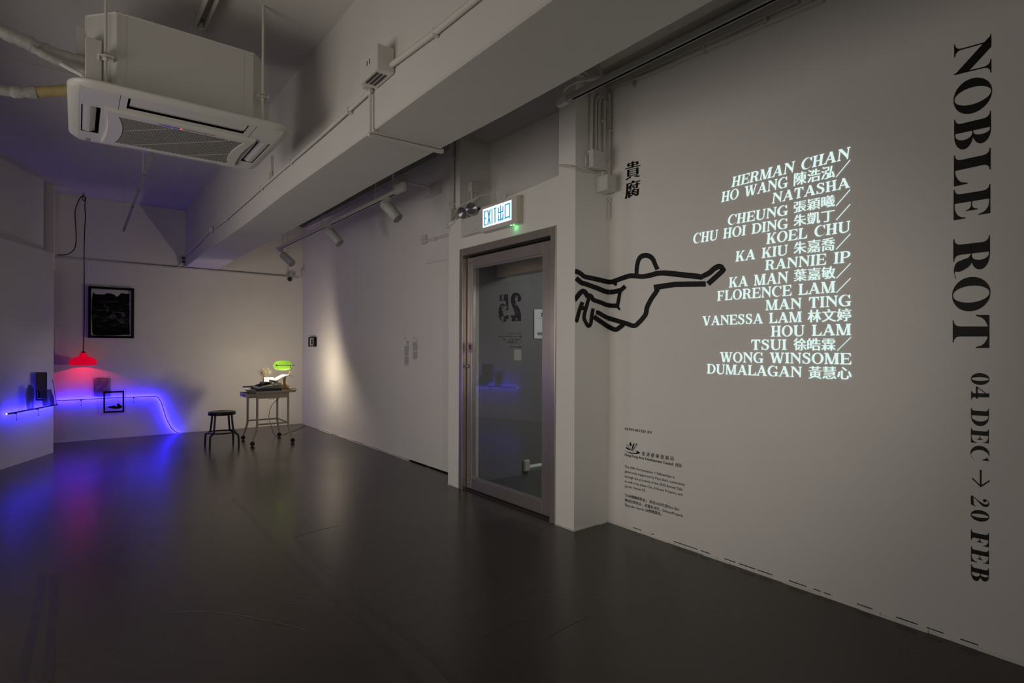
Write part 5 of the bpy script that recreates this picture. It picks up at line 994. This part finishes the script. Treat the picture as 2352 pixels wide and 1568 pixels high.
# mirrored bold digits
b = B(); S2 = [(0.9, .35), (.9, .0), (.0, .0), (.0, .12), (.45, .55), (.55, .72), (.5, .8)]
def gl_(P, b=b): b.add([fg(*p)+Vector((-.0005, 0, 0)) for p in P], [tuple(range(len(P)))])
gl_([(683, 858), (683, 790), (668, 740), (645, 695), (628, 662), (620, 635), (630, 620), (645, 635), (655, 672), (688, 645), (676, 600), (652, 576), (622, 573), (596, 588), (580, 625), (580, 668), (590, 700), (606, 735), (618, 768), (624, 800), (581, 800), (580, 862)])
gl_([(470, 598), (553, 588), (557, 748), (532, 750), (530, 655), (468, 658)]); gl_([(530, 700), (505, 682), (480, 690), (463, 720), (458, 775), (465, 830), (490, 868), (520, 868), (555, 850), (560, 800), (538, 800), (520, 812), (505, 800), (500, 760), (505, 720)])
part('digits', b, 'decal', o)
b = B(); 
def glt(s, x0, x1, yb, yt, bb, off=0, m=.7):
    q = [fg(x1, yb), fg(x0, yb), fg(x0, yt), fg(x1, yt)]; q = [p+Vector((-.0012, 0, 0)) for p in q]; sans(bb, s, q, off, 0, m)
for s, x0, x1, yb, yt in (('p', 628, 652, 632, 592), ('a', 622, 650, 700, 668), ('r', 637, 650, 782, 748), ('a', 627, 650, 852, 818), ('s', 570, 590, 780, 735), ('i', 536, 545, 735, 695), ('t', 578, 595, 860, 812), ('e', 532, 556, 860, 825), ('藝', 488, 512, 645, 605), ('術', 557, 577, 640, 600), ('空', 485, 512, 750, 710), ('間', 485, 512, 858, 818)): glt(s, x0, x1, yb, yt, b, .01)
part('small_letters', b, 'lightdecal', o)['kind'] = 'stuff'
o = thing('opening_hours_decal', 'small dark mirrored opening-hours lettering below the big number on the door', 'decal', (XG, 3.7, 1.3))
for s, x0, x1, yb in (('Wed to Sun 12 - 7pm', 548, 686, 990), ('Mon, Tues & Public Holidays Closed', 457, 686, 1020), ('逢星期三至日 12 – 7時', 500, 686, 1052), ('一、二及公眾假期休息', 540, 686, 1078), ('@parasite.hk', 567, 686, 1122)): b = B(); glt(s, x0, x1, yb, yb-16, b, .01); part('text_line', b, 'decal', o)['kind'] = 'stuff'
b = B(); b.prism([fg(614, 1140), fg(686, 1142), fg(686, 1251), fg(614, 1250)], (-.0006, 0, 0)); tag(build('paper_square', b, mat('pale_grey_paper', (.34, .345, .33), .8)), 'small blank pale rectangle stuck on the door glass', 'paper')
o = thing('push_sticker', 'small pink and purple sticker on the left stile of the door', 'sticker', (2.82, 4.28, 1.3)); fk = lambda x, y: aX(1040+x/4.354, 540+y/4.354, 2.824)
b = B(); b.prism([fk(155, 1175), fk(189, 1175), fk(189, 1075), fk(155, 1075)], (-.0005, 0, 0)); part('backing', b, 'pink', o); b = B(); sans(b, '推', [p+Vector((-.001, 0, 0)) for p in (fk(158, 1145), fk(186, 1145), fk(186, 1090), fk(158, 1090))], .02, -.08, .86); part('character', b, 'decal', o)
o = thing('paper_notice', 'pale blue-white paper notice on the lobby wall behind the door glass', 'notice', (4.0, 4.6, 1.3)); fn = lambda x, y: aY(1040+x/4.354, 540+y/4.354, 4.61)
b = B(); b.prism([fn(815, 1032), fn(1030, 1038), fn(1030, 738), fn(815, 742)], (0, -.001, 0)); part('sheet', b, emis('lit_paper', (.24, .27, .3), .5) if 0 else mat('notice_paper', (.85, .88, .92), .8), o)
b = B(); sans(b, '25', [p+Vector((0, -.0025, 0)) for p in (fn(878, 812), fn(918, 812), fn(918, 776), fn(878, 776))], .03); part('number', b, 'decal', o)
b = B(); b.prism([fn(846, 1000), fn(1000, 1000), fn(1000, 970), fn(846, 970)], (0, -.002, 0)); b.prism([fn(846, 827), fn(1000, 827), fn(1000, 830), fn(846, 830)], (0, -.002, 0)); part('grey_text', b, 'vinylgrey', o)
area('notice_fill_light', (4.1, 3.5, 2.3), (4.0, 4.6, 1.4), .3, .3, 5, (.8, .9, 1))  # added fill to brighten the paper notice
# ------------------------------------------------------------------ floor marks
def ribbon(b, pts, w, z=.0006):
    P = [Vector((p.x, p.y, z)) for p in pts]; L = []
    for i, p in enumerate(P):
        d = (P[min(i+1, len(P)-1)]-P[max(i-1, 0)]).normalized(); s = Vector((-d.y, d.x, 0))*w/2; L.append((p+s, p-s))
    for a, c_ in zip(L, L[1:]): b.add([a[0], a[1], c_[1], c_[0]], [(0, 1, 2, 3)])
for P, lab, m, w in (([(535, 1145), (610, 1220), (720, 1330), (850, 1450), (960, 1568)], 'left one of the two long dark tape traces on the floor in the middle', 'tape', .038), ([(680, 1235), (745, 1300), (850, 1395), (960, 1480), (1060, 1580)], 'right one of the two long dark tape traces on the floor in the middle', 'tape', .038),
                  ([(95, 1320), (85, 1400), (62, 1500), (48, 1568)], 'faint dark tape trace on the floor at the lower left', 'tape', .035), ([(125, 1320), (122, 1400), (115, 1500), (110, 1568)], 'faint dark tape trace just right of the lower left one', 'tape', .035)):
    b = B(); ribbon(b, catmull([aZ(x, y, 0) for x, y in P], 6), w); tag(build('tape_trace', b, m), lab, 'floor mark', 'tape traces on the floor')
for P, lab, w in (([(1055, 1140), (1140, 1180), (1241, 1213), (1276, 1202)], 'thin pale outline on the floor in front of the door', .006), ([(378, 1408), (440, 1404), (520, 1409), (600, 1422), (700, 1446)], 'long pale curved scratch on the dark floor at left', .004), ([(1240, 1475), (1290, 1445), (1353, 1414)], 'straight pale scratch on the floor right of the tape traces', .004), ([(678, 1233), (730, 1218), (778, 1207)], 'faint pale line across the floor near the green reflection', .006), ([(1056, 1415), (1085, 1437), (1120, 1456)], 'short pale scratch on the floor between tape traces and door', .005),
                  ([(655, 1000), (690, 997), (735, 990)], 'faint pale line on the floor by the desk', .006)):
    b = B(); ribbon(b, catmull([aZ(x, y, 0) for x, y in P], 1 if 'outline' in lab else 6), w, .0012); tag(build('floor_scratch', b, 'scratch'), lab, 'floor mark')
